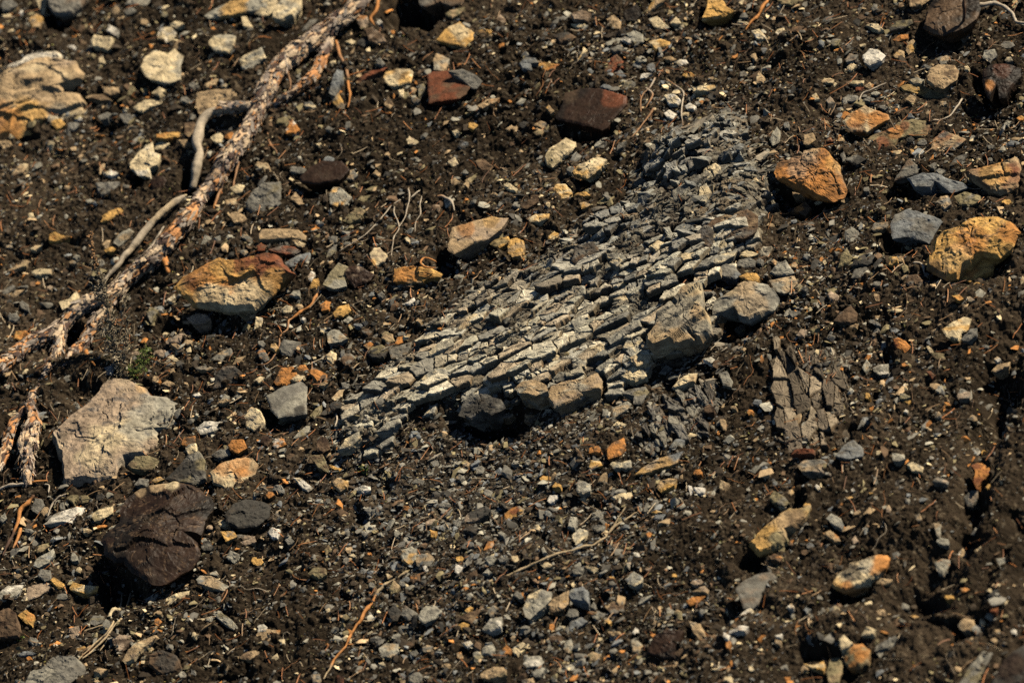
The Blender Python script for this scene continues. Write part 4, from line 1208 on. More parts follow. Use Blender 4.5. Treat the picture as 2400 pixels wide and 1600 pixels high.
def stone_geo(st, opts, H):
    seed = st['k']+1000; rr = random.Random(seed)
    pts = st['pts']; cx, cy = st['c']
    c0 = hit(np.array([cx]), np.array([cy]), H)[0]; h0 = c0[2]
    T = st['T']*(.62 if st['over'] else .58); big = st['area'] > 3500
    tx, ty = opts.get('tilt', (rr.uniform(-.18, .12), rr.uniform(.0, .25) if st['over'] else rr.uniform(.05, .42)))
    zE = h0+(T*.95 if st['over'] else T*.5+.0035)+opts.get('up', 0)
    c = P(np.array(cx), np.array(cy), zE)[:2]
    X_ = (pts[:, 0]-1200)/1000; Y_ = (800-pts[:, 1])/1000; dr = X_[:, None]*Rl+Y_[:, None]*Ul+DIST*Fl
    pn = np.array([-tx, -ty, 1.0]); p0 = np.array([c[0], c[1], zE]); tpar = (p0-CAMl).dot(pn)/(dr@pn); poly = CAMl+tpar[:, None]*dr
    q = poly[:, :2]-c; rm = np.hypot(q[:, 0], q[:, 1]).mean()
    per = np.hypot(*(np.roll(q, -1, 0)-q).T).sum()
    nph = int(np.clip(per/.0032, 20, 260)); nt = int(np.clip(rm/.0034, 4, 70)); ns = int(np.clip(T*1.3/.0035, 3, 40))
    ph = np.arange(nph)/nph*2*math.pi; R = np.zeros(nph)
    for a_ in np.arctan2(q[:, 1], q[:, 0]):               # keep the corners sharp
        i_ = int(round((a_ % (2*math.pi))/(2*math.pi)*nph)) % nph; ph[i_] = a_ % (2*math.pi) if not (i_ == 0 and a_ < 0) else a_
    dxx, dyy = np.cos(ph), np.sin(ph)
    for i in range(len(q)):
        a, b = q[i], q[(i+1) % len(q)]; e = b-a
        det = dxx*(-e[1])+dyy*e[0]; det = np.where(np.abs(det) < 1e-12, 1e-12, det)
        tt = (a[0]*(-e[1])+a[1]*e[0])/det; u = (dxx*a[1]-dyy*a[0])/det
        ok = (tt > 0) & (u >= -1e-6) & (u <= 1+1e-6); R = np.where(ok, np.maximum(R, tt), R)
    R = np.where(R <= 0, rm*.6, R)
    jr = opts.get('jag', .07); R = R*(1+jr*fbm(seed, 4, dxx*2.2+seed, dyy*2.2, gain=.65))
    # top: cut by a few random planes
    t = (np.arange(nt)+1)/nt
    TT, PH = np.meshgrid(t, np.arange(nph), indexing='ij')
    x = TT*R[PH]*dxx[PH]; y = TT*R[PH]*dyy[PH]
    F = np.full(x.shape, 1.0); npl = rr.choice((4, 5, 6, 7))
    for i in range(npl):
        th = rr.uniform(0, 6.28); gsl = rr.uniform(.35, 1.25); of = rr.uniform(-.05, .75)
        F = np.minimum(F, 1+of*.5-gsl*(x*math.cos(th)+y*math.sin(th))/rm*.8)
    F = np.clip(F, .05, 1.1)
    edge = np.minimum(1, (1-TT)/(.09 if not opts.get('round') else .8)); edge = np.sqrt(np.clip(edge*(2-edge), 0, 1)) if opts.get('round') else edge**.8
    K = opts['crown']*.55 if 'crown' in opts else rr.choice((.05, .10, .18, .30))
    z = rm*K*(F*edge-.15*edge) + tx*x + ty*y
    S = 2*rm
    px3 = (x+seed*.37, y, np.zeros_like(x))
    bumpy = opts.get('bumpy', 1.0)
    nz = (.030*fbm(seed+1, 5, x/(S*.35)+seed, y/(S*.35), gain=.62)+.022*(.4-np.abs(fbm(seed+15, 4, x/(S*.28), y/(S*.2)+seed, gain=.6))*1.6)) * S*bumpy
    z = z + nz*np.minimum(1, 3*(1-TT)+.04)
    fa = opts.get('facet', .6)                    # broken faces, each with its own tilt
    if fa:
        cs_ = S*.30; wx_ = x+.25*cs_*fbm(seed+16, 3, x/(cs_*.8), y/(cs_*.8)); wy_ = y+.25*cs_*fbm(seed+17, 3, x/(cs_*.8), y/(cs_*.8))
        for q_, am in ((1.0, .30), (.42, .22)):
            f1, f2, ci, cj, dx_, dy_ = vor(seed+18, wx_/(cs_*q_)+seed, wy_/(cs_*q_*.8), .95)
            z = z + fa*am*cs_*q_*(dx_*(_hc(seed+41, ci, cj)-.5)+dy_*(_hc(seed+42, ci, cj)-.55)+.25*(_hc(seed+43, ci, cj)-.5))*np.minimum(1, 4*(1-TT))
    # stepped broken ledges on the top
    if opts.get('ledge', 1):
        th = rr.uniform(0, 3.14); qq = (x*math.cos(th)+y*math.sin(th))/(S*.22)+fbm(seed+6, 3, x/(S*.3), y/(S*.3))*1.2
        lg = np.floor(qq)+sst(.75, 1, qq-np.floor(qq)); z = z + opts.get('ledge', 1)*.018*S*(_hc(seed+8, np.floor(qq)*1.0)-.5)*edge
    st_ = opts.get('strata')
    if st_:
        D = st_[0]; pitch = st_[1]; amp = st_[2]
        uy = -x*D[1]+y*D[0]; ux = x*D[0]+y*D[1]; a = uy/pitch+.9*fbm(seed+9, 2, ux/.14, uy/.06)
        fr = a-np.floor(a); z = z + amp*(sst(0, .15, fr)-.9*fr)*(.5+_hc(seed+2, np.floor(a)))*edge
        al = ux/(pitch*2.2)+_hc(seed+3, np.floor(a))*9; z = z-amp*.8*(1-sst(0, .07, np.abs(al-np.round(al))))*edge*(_hc(seed+12, np.round(al), np.floor(a)) > .5)
    if opts.get('crack'):
        f1, f2, *_ = vor(seed+13, x/opts['crack']+seed+.25*fbm(seed, 2, x/.03, y/.03), y/opts['crack']+.25*fbm(seed+1, 2, x/.03, y/.03)); z = z-.0045*(1-sst(0, .05, f2-f1))*edge*(fbm(seed+19, 2, x/.06, y/.06) > -.1)
    verts = [np.array([[0, 0, zE-h0+z[0].mean()]])]
    verts.append(np.stack([x, y, zE-h0+z], -1).reshape(-1, 3))
    # sides, undercut towards the foot
    depth = (zE-h0)+.35*T+.008
    u = (np.arange(ns)+1)/ns
    UU, PH = np.meshgrid(u, np.arange(nph), indexing='ij')
    und = opts.get('under', .52 if st['over'] else .30)
    bul = opts.get('bulge', .0 if not opts.get('round') else .05)
    rad = R[PH]*(1-und*UU**1.3+bul*np.sin(UU*3.1)) + .075*S*bumpy*fbm(seed+3, 4, dxx[PH]*1.6*rm/(S*.3), dyy[PH]*1.6*rm/(S*.3), UU*depth/(S*.2), gain=.6)*np.minimum(1, UU*4)
    sz = (zE-h0+z[-1][None, :])*(1-UU)+UU*(-.35*T-.010)
    verts.append(np.stack([rad*dxx[PH], rad*dyy[PH], sz], -1).reshape(-1, 3))
    verts.append(np.array([[0, 0, -.35*T-.010]]))
    v = np.concatenate(verts)
    rows = nt+ns; i = 1+np.arange(rows*nph).reshape(rows, nph); j = np.roll(i, -1, 1)
    quads = np.stack([i[:-1], i[1:], j[1:], j[:-1]], -1).reshape(-1, 4)
    capt = np.stack([np.zeros(nph, int), i[0], j[0]], -1); capb = np.stack([np.full(nph, len(v)-1), j[-1], i[-1]], -1)
    # small 3-D grain
    v = v + .0011*min(1, bumpy+.2)*np.stack([vn(seed+20+a, v[:, 0]/.006, v[:, 1]/.006, v[:, 2]/.006) for a in range(3)], -1)
    return v, [quads, capt, capb], np.array([c[0], c[1], h0])

OPT = {}   # by landmark phrase or label start
def key(st): return (st['lm'] or st['label'] or '')
OPTS = {
 'the wide pinkish slab': dict(strata=(bdir((0, 200), (130, 150)), .09, .010), ledge=2, patches=[(60, 290, 70, 'yl', .85), (0, 285, 60, 'or', .7), (140, 270, 30, 'lg', .5)], crown=.10, tilt=(-.05, .35), facet=.35, bumpy=.7),
 'the large rust capped boulder': dict(patches=[(640, 625, 60, 'ru', .95), (560, 612, 30, 'ru', .8), (690, 640, 40, 'ru', .9), (470, 640, 50, 'or', .8), (445, 665, 20, 'ru', .6), (590, 715, 70, 'cr', .85), (500, 700, 45, 'cr', .8), (640, 665, 40, 'yl', .6), (520, 625, 30,'yl',.7)], crown=.3, tilt=(.05, .42), veins=.35, under=.75, ledge=1.8),
 'the biggest beige boulder': dict(facet=.45, patches=[(400, 960, 40, 'lg', .8), (300, 1090, 30, 'lg', .5), (340, 900, 22, 'yl', .4)], crown=.55, crack=.11, veins=.8, bumpy=.8, tilt=(.05, .1)),
 'the huge black brown boulder': dict(facet=.7, patches=[(400, 1128, 26, 'cr', .95), (370, 1136, 22, 'tn', .9), (330, 1150, 14, 'tn', .7), (380, 1295, 90, 'mr', .6), (445, 1250, 40, 'mr', .7)], crown=.55, veins=.5, vc=(.20, .13, .075), vs=.035, ledge=.35, bumpy=.35, tilt=(-.05, .12)),
 'the big orange brown boulder': dict(tilt=(0, .30), under=.75, patches=[(1880, 385, 40, 'pk', .6), (1930, 440, 60, 'or', .7), (1960, 380, 30, 'yl', .5)], crown=.6, crack=.08, bumpy=1.2, veins=.3),
 'the big ochre yellow boulder': dict(tilt=(0, .35), under=.7, patches=[(2190, 625, 22, 'br', .7), (2280, 560, 40, 'or', .6), (2240, 600, 40, 'cr', .2)], crown=.5, crack=.07, veins=.5, bumpy=1.3),
 'the smooth banded grey boulder': dict(facet=.6, ledge=.8, crown=.5, bumpy=.6, patches=[(1770, 715, 36, 'tn', .5), (1715, 680, 16, 'cr', .4)], tilt=(0, .30), under=.7),
 'the dark purple slab': dict(facet=.15, crown=.10, ledge=.25, bumpy=.25, tilt=(.02, .12), patches=[(1440, 225, 34, 'ru', .7), (1330, 215, 30, 'br', .5)], under=.08),
 'the rusty plate': dict(facet=.15, crown=.08, ledge=.15, bumpy=.2, tilt=(0, .1)),
 'the dark maroon block': dict(facet=.15, crown=.15, ledge=.3, bumpy=.3, tilt=(0, .15)),
 'the flat topped tan block': dict(crown=.10, ledge=.4, bumpy=.4, patches=[(1092, 536, 22, 'or', .6), (1150, 516, 20, 'yl', .5)], tilt=(0, .1)),
 'the large smooth grey stone': dict(facet=.15, crown=.15, ledge=.3, bumpy=.3, patches=[(703, 962, 14, 'dg', .9)]),
 'the log shaped tan stone': dict(facet=.15, round=1, ledge=.2),
 'the tooth shaped stone': dict(facet=.15, round=1, ledge=.5),
 'the butter yellow pebble': dict(facet=.15, round=1, ledge=0, bumpy=.3),
 'the oval dull yellow stone': dict(crown=.2, ledge=.2, bumpy=.4),
 'the stained cream stone': dict(crown=.2, patches=[(935, 172, 20, 'br', .6)]),
 'the orange tipped boat rock': dict(patches=[(2072, 1315, 30, 'or', .95), (2050, 1335, 16, 'or', .8), (1996, 1342, 26, 'dg', .8), (2040, 1298, 16, 'dg', .6), (1960, 1370, 20, 'yl', .6), (2030, 1325, 20, 'lg', .6)], crown=.5),
 'the orange streaked olive stone': dict(patches=[(2015, 1540, 16, 'or', .8), (2000, 1560, 14, 'or', .8)], round=1, ledge=.3),
 'the yellow olive log rock': dict(patches=[(1870, 1215, 30, 'br', .6)], crown=.7),
 'the red stained yellow stone': dict(patches=[(1205, 1195, 14, 'ru', .9), (1200, 1185, 12, 'or', .9)], crown=.10, tilt=(-.05, .35), facet=.35, bumpy=.7),
 'the orange rimmed cream stone': dict(patches=[(560, 1082, 30, 'or', .7), (520, 1095, 25, 'or', .6)], crown=.25),
 'the smooth grey brown slab': dict(facet=.15, crown=.12, ledge=.2, bumpy=.2), 'the corner boulder': dict(facet=.15, round=1, ledge=.3), 'the dark maroon wedge': dict(crown=.4, ledge=.5),
 'the rust edged cream stone': dict(patches=[(2060, 285, 30, 'or', .8), (2020, 280, 14, 'or', .6), (2010, 305, 20, 'ru', .5)], crown=.10, tilt=(-.05, .35), facet=.35, bumpy=.7),
 'the bright orange flake': dict(crown=.1, patches=[(1250, 148, 14, 'yl', .5)]),
 'the rust streaked olive slab': dict(crown=.15, patches=[(2065, 335, 18, 'ru', .8), (2100, 310, 20, 'or', .7), (2120, 295, 12, 'ru', .7)]),
 'the long tilted slate': dict(crown=.15, patches=[(1545, 1090, 40, 'yl', .7), (1500, 1105, 20, 'yl', .7), (1520, 1075, 30, 'bl', .5)]),
 'the banded red brown rock': dict(crown=.5, patches=[(2370, 425, 30, 'ru', .6), (2330, 405, 40, 'yl', .5), (2380, 455, 30, 'tn', .6)], strata=(bdir((2250, 430), (2380, 390)), .03, .008)),
 'the blue grey slab': dict(crown=.35, ledge=.5), 'the near black boulder': dict(crown=.4, ledge=.4, bumpy=.6, patches=[(2230, 12, 36, 'br', .8)]),
 'the dark maroon jagged boulder': dict(crown=.6, patches=[(2320, 200, 14, 'or', .7), (2350, 165, 24, 'ru', .25)]),
}
FLATK = {'dg', 'gy', 'lg', 'bl'}
def opts_for(st):
    o = dict(OPTS.get(st['lm'] or '', {}))
    if st['area'] < 2500 and 'crown' not in o and random.Random(st['k']).random() < .35: o['crown'] = .2
    o.setdefault('jag', .09)
    return o

LM = [s_ for s_ in STONES if s_['lm']]
def shape_word(st):
    q = st['pts']-np.array(st['c']); cov = q.T@q; ev, ec = np.linalg.eigh(cov); r = math.sqrt(ev[1]/max(ev[0], 1e-6)); a = math.degrees(math.atan2(-ec[1, 1], ec[0, 1])) % 180
    if r > 1.75: return ('narrow', 'upright', 'slanting')[0 if min(a, 180-a) < 25 else 1 if abs(a-90) < 25 else 2]
    if r > 1.3: return 'oblong'
    n = len(q); return 'angular' if n <= 5 else 'blocky' if n == 6 else 'rounded' if n >= 9 else 'compact'
def size_word(a): return 'tiny' if a < 330 else 'small' if a < 800 else 'medium' if a < 2200 else 'large'
USED = set(s_['label'] for s_ in STONES if s_['label'])
def auto_label(st):
    cw = WORD[st['cols'][0]]; nm = 'chip' if st['area'] < 500 else 'stone'
    cand = sorted(LM, key=lambda l: max(0, math.hypot(l['c'][0]-st['c'][0], l['c'][1]-st['c'][1])-math.sqrt(l['area']/3.14)))[:5]
    def dirw(l):
        dx, dy = st['c'][0]-l['c'][0], st['c'][1]-l['c'][1]; a = math.degrees(math.atan2(-dy, dx)) % 360
        return ('right of', 'above right of', 'above', 'above left of', 'left of', 'below left of', 'below', 'below right of')[int((a+22.5)//45) % 8]
    c2 = WORD[st['cols'][1]] if len(st['cols']) > 1 else None
    tries = []
    for l in cand[:3]:
        tries.append(f"{size_word(st['area'])} {shape_word(st)} {cw} {nm} {dirw(l)} {l['lm']}")
        if c2: tries.append(f"{size_word(st['area'])} {shape_word(st)} {cw} {nm} tinged {c2}, {dirw(l)} {l['lm']}")
    for i in range(4):
        for j in range(i+1, 5):
            tries.append(f"{shape_word(st)} {cw} {nm} {dirw(cand[i])} {cand[i]['lm']}, {dirw(cand[j])} {cand[j]['lm']}")
    tries = [t for t in tries if len(t.replace(',', '').split()) <= 16] + tries
    for t in tries:
        if t not in USED: USED.add(t); return t
    return tries[0]

# stones resting on / in the slope: the largest 295 as things, the others join the gravel
STONES.sort(key=lambda q: -q['area'])
NTHINGS = 292
rest_v, rest_q, rest_c, voff = [], [[], []], [], 0
for idx, st in enumerate(STONES):
    o_ = opts_for(st); seed = st['k']+1000
    v, f, b = stone_geo(st, o_, surf)
    dark = st['cols'][0] in ('mr', 'bk')
    col = colours(v, st['cols'], seed, o_.get('patches', ()), b, o_.get('veins', 0), o_.get('vc', (.10, .10, .10)), o_.get('vs', .05))
    if idx < NTHINGS:
        me = make_mesh('stone', v, f, col, M_DARK if dark else M_ROCK, smooth=bool(o_.get('round')))
        o = put('boulder' if st['area'] > 12000 else 'stone', me, b)
        tag(o, st['label'] or auto_label(st), 'rock', 'loose rocks scattered over the slope')
        st['obj'] = o
    else:
        rest_v.append(v+b); rest_q[0].append(f[0]+voff); rest_q[1] += [f[1]+voff, f[2]+voff]; rest_c.append(col); voff += len(v)
bR = np.array([0., 0, 0])
me = make_mesh('gravel_larger', np.concatenate(rest_v), [np.concatenate(rest_q[0]), np.concatenate(rest_q[1])], np.concatenate(rest_c), M_ROCK)
tag(put('larger_gravel', me, bR), 'small loose stones of many colours strewn through the soil between the rocks', 'gravel', kind='stuff')

# ------------------------------------------------------------------ blocks standing out of the main outcrop: parts of it
def part_block(parent, ptsx, cols, T, seed, opts, label=None, name='block'):
    pts = np.array(ptsx, float); x, y = pts[:, 0], pts[:, 1]; x2, y2 = np.roll(x, -1), np.roll(y, -1); cr = x*y2-x2*y; A = cr.sum()/2
    st = dict(k=seed, pts=pts, c=(((x+x2)*cr).sum()/(6*A), ((y+y2)*cr).sum()/(6*A)), T=T, over=opts.pop('over', True), cols=cols, area=abs(A), lm=None, label=None)
    v, f, b = stone_geo(st, opts, lambda a, c_: interp(gx, gy, GH, a, c_)+.012)
    col = colours(v, cols, seed, opts.get('patches', ()), b, opts.get('veins', .5))
    me = make_mesh(name, v, f, col, M_SHALE)
    pl = np.array(parent['_b']); o = put(name, me, b-pl, parent)
    if label: o['label'] = label
def G(*q): return [(1200+a*.34052, 534+b*.34052) for a, b in q]
def Ft(*q): return [(600+a*.34052, 534+b*.34052) for a, b in q]
def Ct(*q): return [(1200+a*.34052, b*.34052) for a, b in q]
mb = main_outcrop.matrix_world.translation; main_outcrop['_b'] = list(np.array(mb)@M3)
sD = bdir((1500, 760), (1640, 670))
part_block(main_outcrop, G((925, 760), (980, 690), (990, 600), (1100, 500), (1180, 400), (1250, 380), (1305, 385), (1310, 560), (1355, 610), (1385, 740), (1290, 800), (1180, 830), (1080, 820), (980, 840), (930, 800)), ['tn', 'cr', 'lg'], .07, 9001, dict(strata=(sD, .042, .016), facet=.7, crown=.35, crack=.07, ledge=0, under=.3, bumpy=.8, tilt=(-.1, .3)), 'big jutting block of stacked cream layers at the outcrop\'s right end')
part_block(main_outcrop, G((235, 1170), (260, 1100), (340, 1060), (450, 1040), (530, 1040), (590, 1000), (620, 1060), (610, 1110), (500, 1140), (400, 1200), (290, 1240)), ['tn', 'pk', 'lg'], .04, 9002, dict(crown=.3, crack=.12, under=.2), 'smooth orange tan block on the outcrop\'s lower edge')
part_block(main_outcrop, G((20, 1100), (60, 1060), (160, 1045), (240, 1080), (250, 1120), (150, 1160), (40, 1140)), ['tn', 'lg'], .05, 9003, dict(crown=.3, under=.2))
part_block(main_outcrop, Ft((1395, 1290), (1430, 1200), (1480, 1150), (1580, 1150), (1680, 1180), (1720, 1240), (1620, 1290), (1560, 1270), (1480, 1320)), ['dg', 'gy'], .075, 9004, dict(crown=.4, crack=.05, under=.6, tilt=(.1, .10)), 'dark grey block above the deepest shadow at the outcrop\'s foot')
for k_, q_ in enumerate([G((210, 970), (220, 920), (330, 885), (390, 890), (390, 960), (300, 990), (220, 1000)), G((400, 890), (490, 850), (520, 890), (500, 950), (420, 960)), G((515, 840), (610, 790), (670, 840), (640, 880), (540, 920)),
                         G((80, 960), (200, 935), (200, 980), (110, 1000)), G((650, 760), (790, 680), (880, 640), (890, 680), (760, 760), (680, 800)), G((760, 830), (800, 750), (870, 730), (910, 790), (930, 850), (850, 870)),
                         G((565, 980), (680, 900), (800, 880), (810, 920), (700, 960), (600, 1000)), G((800, 900), (900, 840), (960, 870), (940, 930), (860, 950)), G((730, 1000), (800, 940), (900, 960), (930, 1020), (850, 1060), (760, 1040)),
                         G((250, 1020), (330, 990), (440, 1000), (430, 1050), (280, 1080)), Ft((1560, 1040), (1620, 980), (1740, 970), (1760, 1030), (1680, 1090), (1600, 1100)), Ft((1130, 1050), (1200, 980), (1300, 960), (1340, 1010), (1250, 1070), (1180, 1090)),
                         Ft((1390, 690), (1440, 640), (1510, 585), (1540, 600), (1480, 660), (1410, 710)), Ft((1180, 860), (1240, 800), (1350, 760), (1370, 800), (1260, 860), (1200, 880)), G((400, 650), (470, 600), (530, 650), (520, 720), (440, 720)),
                         G((460, 360), (480, 280), (560, 245), (640, 320), (600, 340), (520, 320)), G((665, 240), (730, 190), (760, 225), (720, 265)), G((940, 130), (1000, 85), (1050, 100), (990, 160)), G((1050, 240), (1150, 190), (1250, 165), (1245, 210), (1130, 260), (1060, 275)),
                         G((940, 340), (1030, 305), (1130, 320), (1140, 370), (1010, 385)), Ct((1125, 980), (1230, 940), (1230, 1010), (1140, 1020)), Ct((1265, 930), (1390, 885), (1395, 920), (1290, 1000), (1262, 990)), Ct((990, 1060), (1050, 1020), (1115, 1020), (1100, 1060), (1010, 1085)),
                         Ct((1310, 1220), (1320, 1160), (1400, 1125), (1440, 1150), (1420, 1210), (1340, 1250)), Ct((1090, 1330), (1160, 1280), (1290, 1200), (1310, 1220), (1230, 1300), (1180, 1380), (1110, 1390)), Ct((1470, 1130), (1550, 1080), (1680, 1120), (1660, 1150), (1540, 1170)),
                         Ct((1490, 1220), (1560, 1190), (1600, 1230), (1570, 1270), (1500, 1270)), Ct((1590, 1220), (1680, 1215), (1700, 1250), (1610, 1270)), Ct((1290, 1290), (1340, 1260), (1370, 1320), (1330, 1390), (1280, 1380)),
                         Ct((1560, 1340), (1640, 1310), (1680, 1340), (1610, 1380)), Ct((1285, 1040), (1370, 990), (1390, 1010), (1320, 1060)), Ft((690, 1180), (780, 1100), (830, 1120), (760, 1190)), Ft((820, 1010), (900, 960), (1040, 940), (1030, 980), (900, 1020)),
                         Ft((560, 1540), (620, 1450), (710, 1400), (720, 1440), (640, 1520)), Ft((830, 1400), (900, 1340), (990, 1310), (1000, 1340), (900, 1390)), G((640, 180), (760, 175), (830, 190), (740, 230), (650, 215)),
                         G((380, 470), (420, 400), (500, 400), (510, 460), (440, 490)), G((700, 490), (780, 450), (840, 480), (780, 510)), G((230, 540), (300, 480), (370, 500), (350, 550), (260, 580)), G((410, 220), (440, 130), (560, 90), (600, 160), (520, 220), (440, 250)),
                         G((1250, 180), (1250, 60), (1330, -20), (1400, 10), (1380, 120), (1330, 190)), G((1345, 170), (1390, 40), (1450, 50), (1500, 150), (1420, 200))]):
    cs = [['lg', 'cr'], ['cr', 'tn'], ['lg', 'gy'], ['lg', 'cr'], ['cr', 'lg']][(k_*3) % 5]
    if k_ in (39, 40): cs = ['br', 'gy', 'dg']
    part_block(main_outcrop, q_, cs, .022+.012*((k_*37) % 5)/4, 9100+k_, dict(crown=.35, crack=.06 if k_ % 2 else .04, under=.14, veins=.7, over=(k_ % 3 == 1)))
part_block(main_outcrop, Ct((1300, 1590), (1400, 1500), (1520, 1460), (1620, 1440), (1700, 1490), (1690, 1590), (1600, 1640), (1400, 1640)), ['br', 'gy', 'tn'], .035, 9200, dict(crown=.15, ledge=.5, over=False), 'flat dark brown plate on the upper part of the outcrop')
del main_outcrop['_b']

# ------------------------------------------------------------------ gravel, splinters, needles
import bmesh
def protos(n, npts, flat, seed, elong=1.0):
    out = []; r = random.Random(seed)
    for _ in range(n):
        bm = bmesh.new()
        for _ in range(npts):
            x, y, z = r.gauss(0, 1), r.gauss(0, 1), r.gauss(0, 1); L = math.sqrt(x*x+y*y+z*z)
            bm.verts.new((x/L*elong*r.uniform(.8, 1.1), y/L*r.uniform(.75, 1.1), z/L*flat*r.uniform(.7, 1.1)))
        res = bmesh.ops.convex_hull(bm, input=bm.verts)
        bmesh.ops.delete(bm, geom=[v for v in bm.verts if not v.link_faces], context='VERTS')
        bm.verts.index_update(); bmesh.ops.triangulate(bm, faces=bm.faces)
        out.append((np.array([v.co[:] for v in bm.verts]), np.array([[v.index for v in f.verts] for f in bm.faces]))); bm.free()
    return out
def instance(pr, pos, rot, scl, col):
    """merge copies: pos (n,3), rot (n,3,3), scl (n,3), col (n,3)"""
    n = len(pos); which = rng.integers(0, len(pr), n); V, Fc, Cc = [], [], []; off = 0
    for k, (pv, pf) in enumerate(pr):
        m = which == k
        if not m.any(): continue
        q = pv[None]*scl[m][:, None]; q = np.einsum('nij,nkj->nki', rot[m], q)+pos[m][:, None]
        c = m.sum(); V.append(q.reshape(-1, 3)); Fc.append((pf[None]+(np.arange(c)*len(pv))[:, None, None]).reshape(-1, 3)+off)
        cc = np.repeat(col[m], len(pv), 0); Cc.append(cc); off += c*len(pv)
    return np.concatenate(V), np.concatenate(Fc), np.concatenate(Cc)
def rots(yaw, tilt, tdir):
    n = len(yaw); ax = np.stack([np.cos(tdir), np.sin(tdir), np.zeros(n)], -1); c, s_ = np.cos(tilt), np.sin(tilt)
    K = np.zeros((n, 3, 3)); K[:, 0, 2] = ax[:, 1]; K[:, 1, 2] = -ax[:, 0]; K[:, 2, 0] = -ax[:, 1]; K[:, 2, 1] = ax[:, 0]
    Rt = np.eye(3)[None]+s_[:, None, None]*K+(1-c)[:, None, None]*(K@K)
    Z = np.zeros((n, 3, 3)); Z[:, 0, 0] = np.cos(yaw); Z[:, 0, 1] = -np.sin(yaw); Z[:, 1, 0] = np.sin(yaw); Z[:, 1, 1] = np.cos(yaw); Z[:, 2, 2] = 1
    return Rt@Z
DENS = [(1150, 1160, 420, 200, 1.0), (1350, 1330, 300, 180, .6), (1200, 1480, 400, 120, .8), (950, 1250, 250, 150, .6), (1250, 650, 250, 150, .6), (2050, 350, 350, 200, .55), (1550, 150, 250, 150, .5), (350, 900, 250, 150, .4), (750, 800, 250, 200, .4), (300, 1450, 300, 150, .4), (1950, 650, 200, 150, .5), (150, 300, 300, 250, .12), (1000, 900, 150, 80, .3), (1500, 1050, 200, 80, .5), (2000, 900, 150, 150, .3)]
LESS = [(1700, 1250, 170, 110, .75), (2300, 800, 150, 150, .5), (2230, 1330, 260, 260, .6), (2000, 1130, 120, 90, .5), (1850, 1520, 200, 60, .4), (700, 1330, 160, 120, .5), (200, 860, 90, 60, .8), (900, 330, 160, 80, .3), (600, 950, 80, 50, .2), (2000, 1200, 150, 100, .4)]
def density(px, py):
    d = np.full(px.shape, .26)
    for cx, cy, rx, ry, a in DENS: d += a*np.exp(-((px-cx)/rx)**2-((py-cy)/ry)**2)
    for cx, cy, rx, ry, a in LESS: d *= 1-a*np.exp(-((px-cx)/rx)**2-((py-cy)/ry)**2)
    return d
GREYP = [['gy', 'gy', 'dg', 'lg', 'bl', 'gy', 'ol', 'dg', 'bl', 'lg', 'br'], ['tn', 'gy', 'br', 'ol', 'cr', 'dg', 'lg', 'gy', 'br', 'gy', 'tn', 'or', 'ol']]
GREYP = [np.array([PAL[q] for q in w_]) for w_ in GREYP]
def scatter(n, rmin, rmax, power, flat, pr, dmul=1.0, clump=.5, sink=.25):
    x = rng.uniform(X0+.05, X1-.05, n*3); y = rng.uniform(Y0+.05, Y1-.05, n*3); px, py = Q(x, y, 0)
    fr = np.clip(1.15-.25*np.maximum(np.maximum(-px, px-2400)/100, np.maximum(-py, py-1600)/100), .0, 1)
    pd = density(px, py)*fr*np.clip(1+clump*2.2*fbm(int(rmin*1e6) % 97+200, 3, x/.07, y/.07), .05, 3)
    if rmax > .005: pd = pd*np.clip(1+1.5*fbm(223, 3, (x*.8+y*.6)/.30, (-x*.6+y*.8)/.12), .15, 2.2)
    pd = pd*(1-.75*sst(0, 30, poly_sd(OUT1, px, py)))
    k = rng.random(n*3) < pd*dmul/1.6; x, y, px, py = x[k][:n], y[k][:n], px[k][:n], py[k][:n]; n = len(x)
    r = rmin*(1-rng.random(n)*(1-(rmin/rmax)**power))**(-1/power)
    z = surf(x, y); e = .004
    grey = rng.random(n) < np.clip(.35+.7*np.exp(-((px-1150)/500)**2-((py-1150)/330)**2)+.3*np.exp(-((px-1600)/400)**2-((py-500)/300)**2), 0, .9)
    col = np.where(grey[:, None], GREYP[0][rng.integers(0, len(GREYP[0]), n)], GREYP[1][rng.integers(0, len(GREYP[1]), n)])
    col = col*rng.uniform(.7, 1.5, (n, 1))
    soilc = rng.random(n) < (.5 if rmax < .005 else .34 if rmax < .012 else .2); col[soilc] = np.array([.050, .038, .026])*rng.uniform(.6, 1.3, (soilc.sum(), 1))
    if rmax < .005: col = np.minimum(col*.85, .20)
    gxx = (surf(x+e, y)-z)/e; gyy = (surf(x, y+e)-z)/e
    tl = np.clip(np.hypot(gxx, gyy), 0, .7)*.6+np.abs(rng.normal(0, .22, n)); td = np.where(rng.random(n) < .6, np.arctan2(gyy, gxx)+math.pi/2*0, rng.uniform(0, 6.28, n))
    yaw = np.where(rng.random(n) < .4, rng.normal(.4, .5, n), rng.uniform(0, 6.28, n))
    sc = np.stack([r*rng.uniform(.9, 1.5, n), r*rng.uniform(.6, 1.0, n), r*rng.uniform(.45, 1.0, n)], -1)
    z = z+sc[:, 2]*flat*(1-2*sink)
    return instance(pr, np.stack([x, y, z], -1), rots(yaw, tl, td), sc, col)
pr_fine = protos(10, 7, .7, 3); pr_mid = protos(24, 9, .5, 4); pr_big = protos(30, 11, .45, 5)
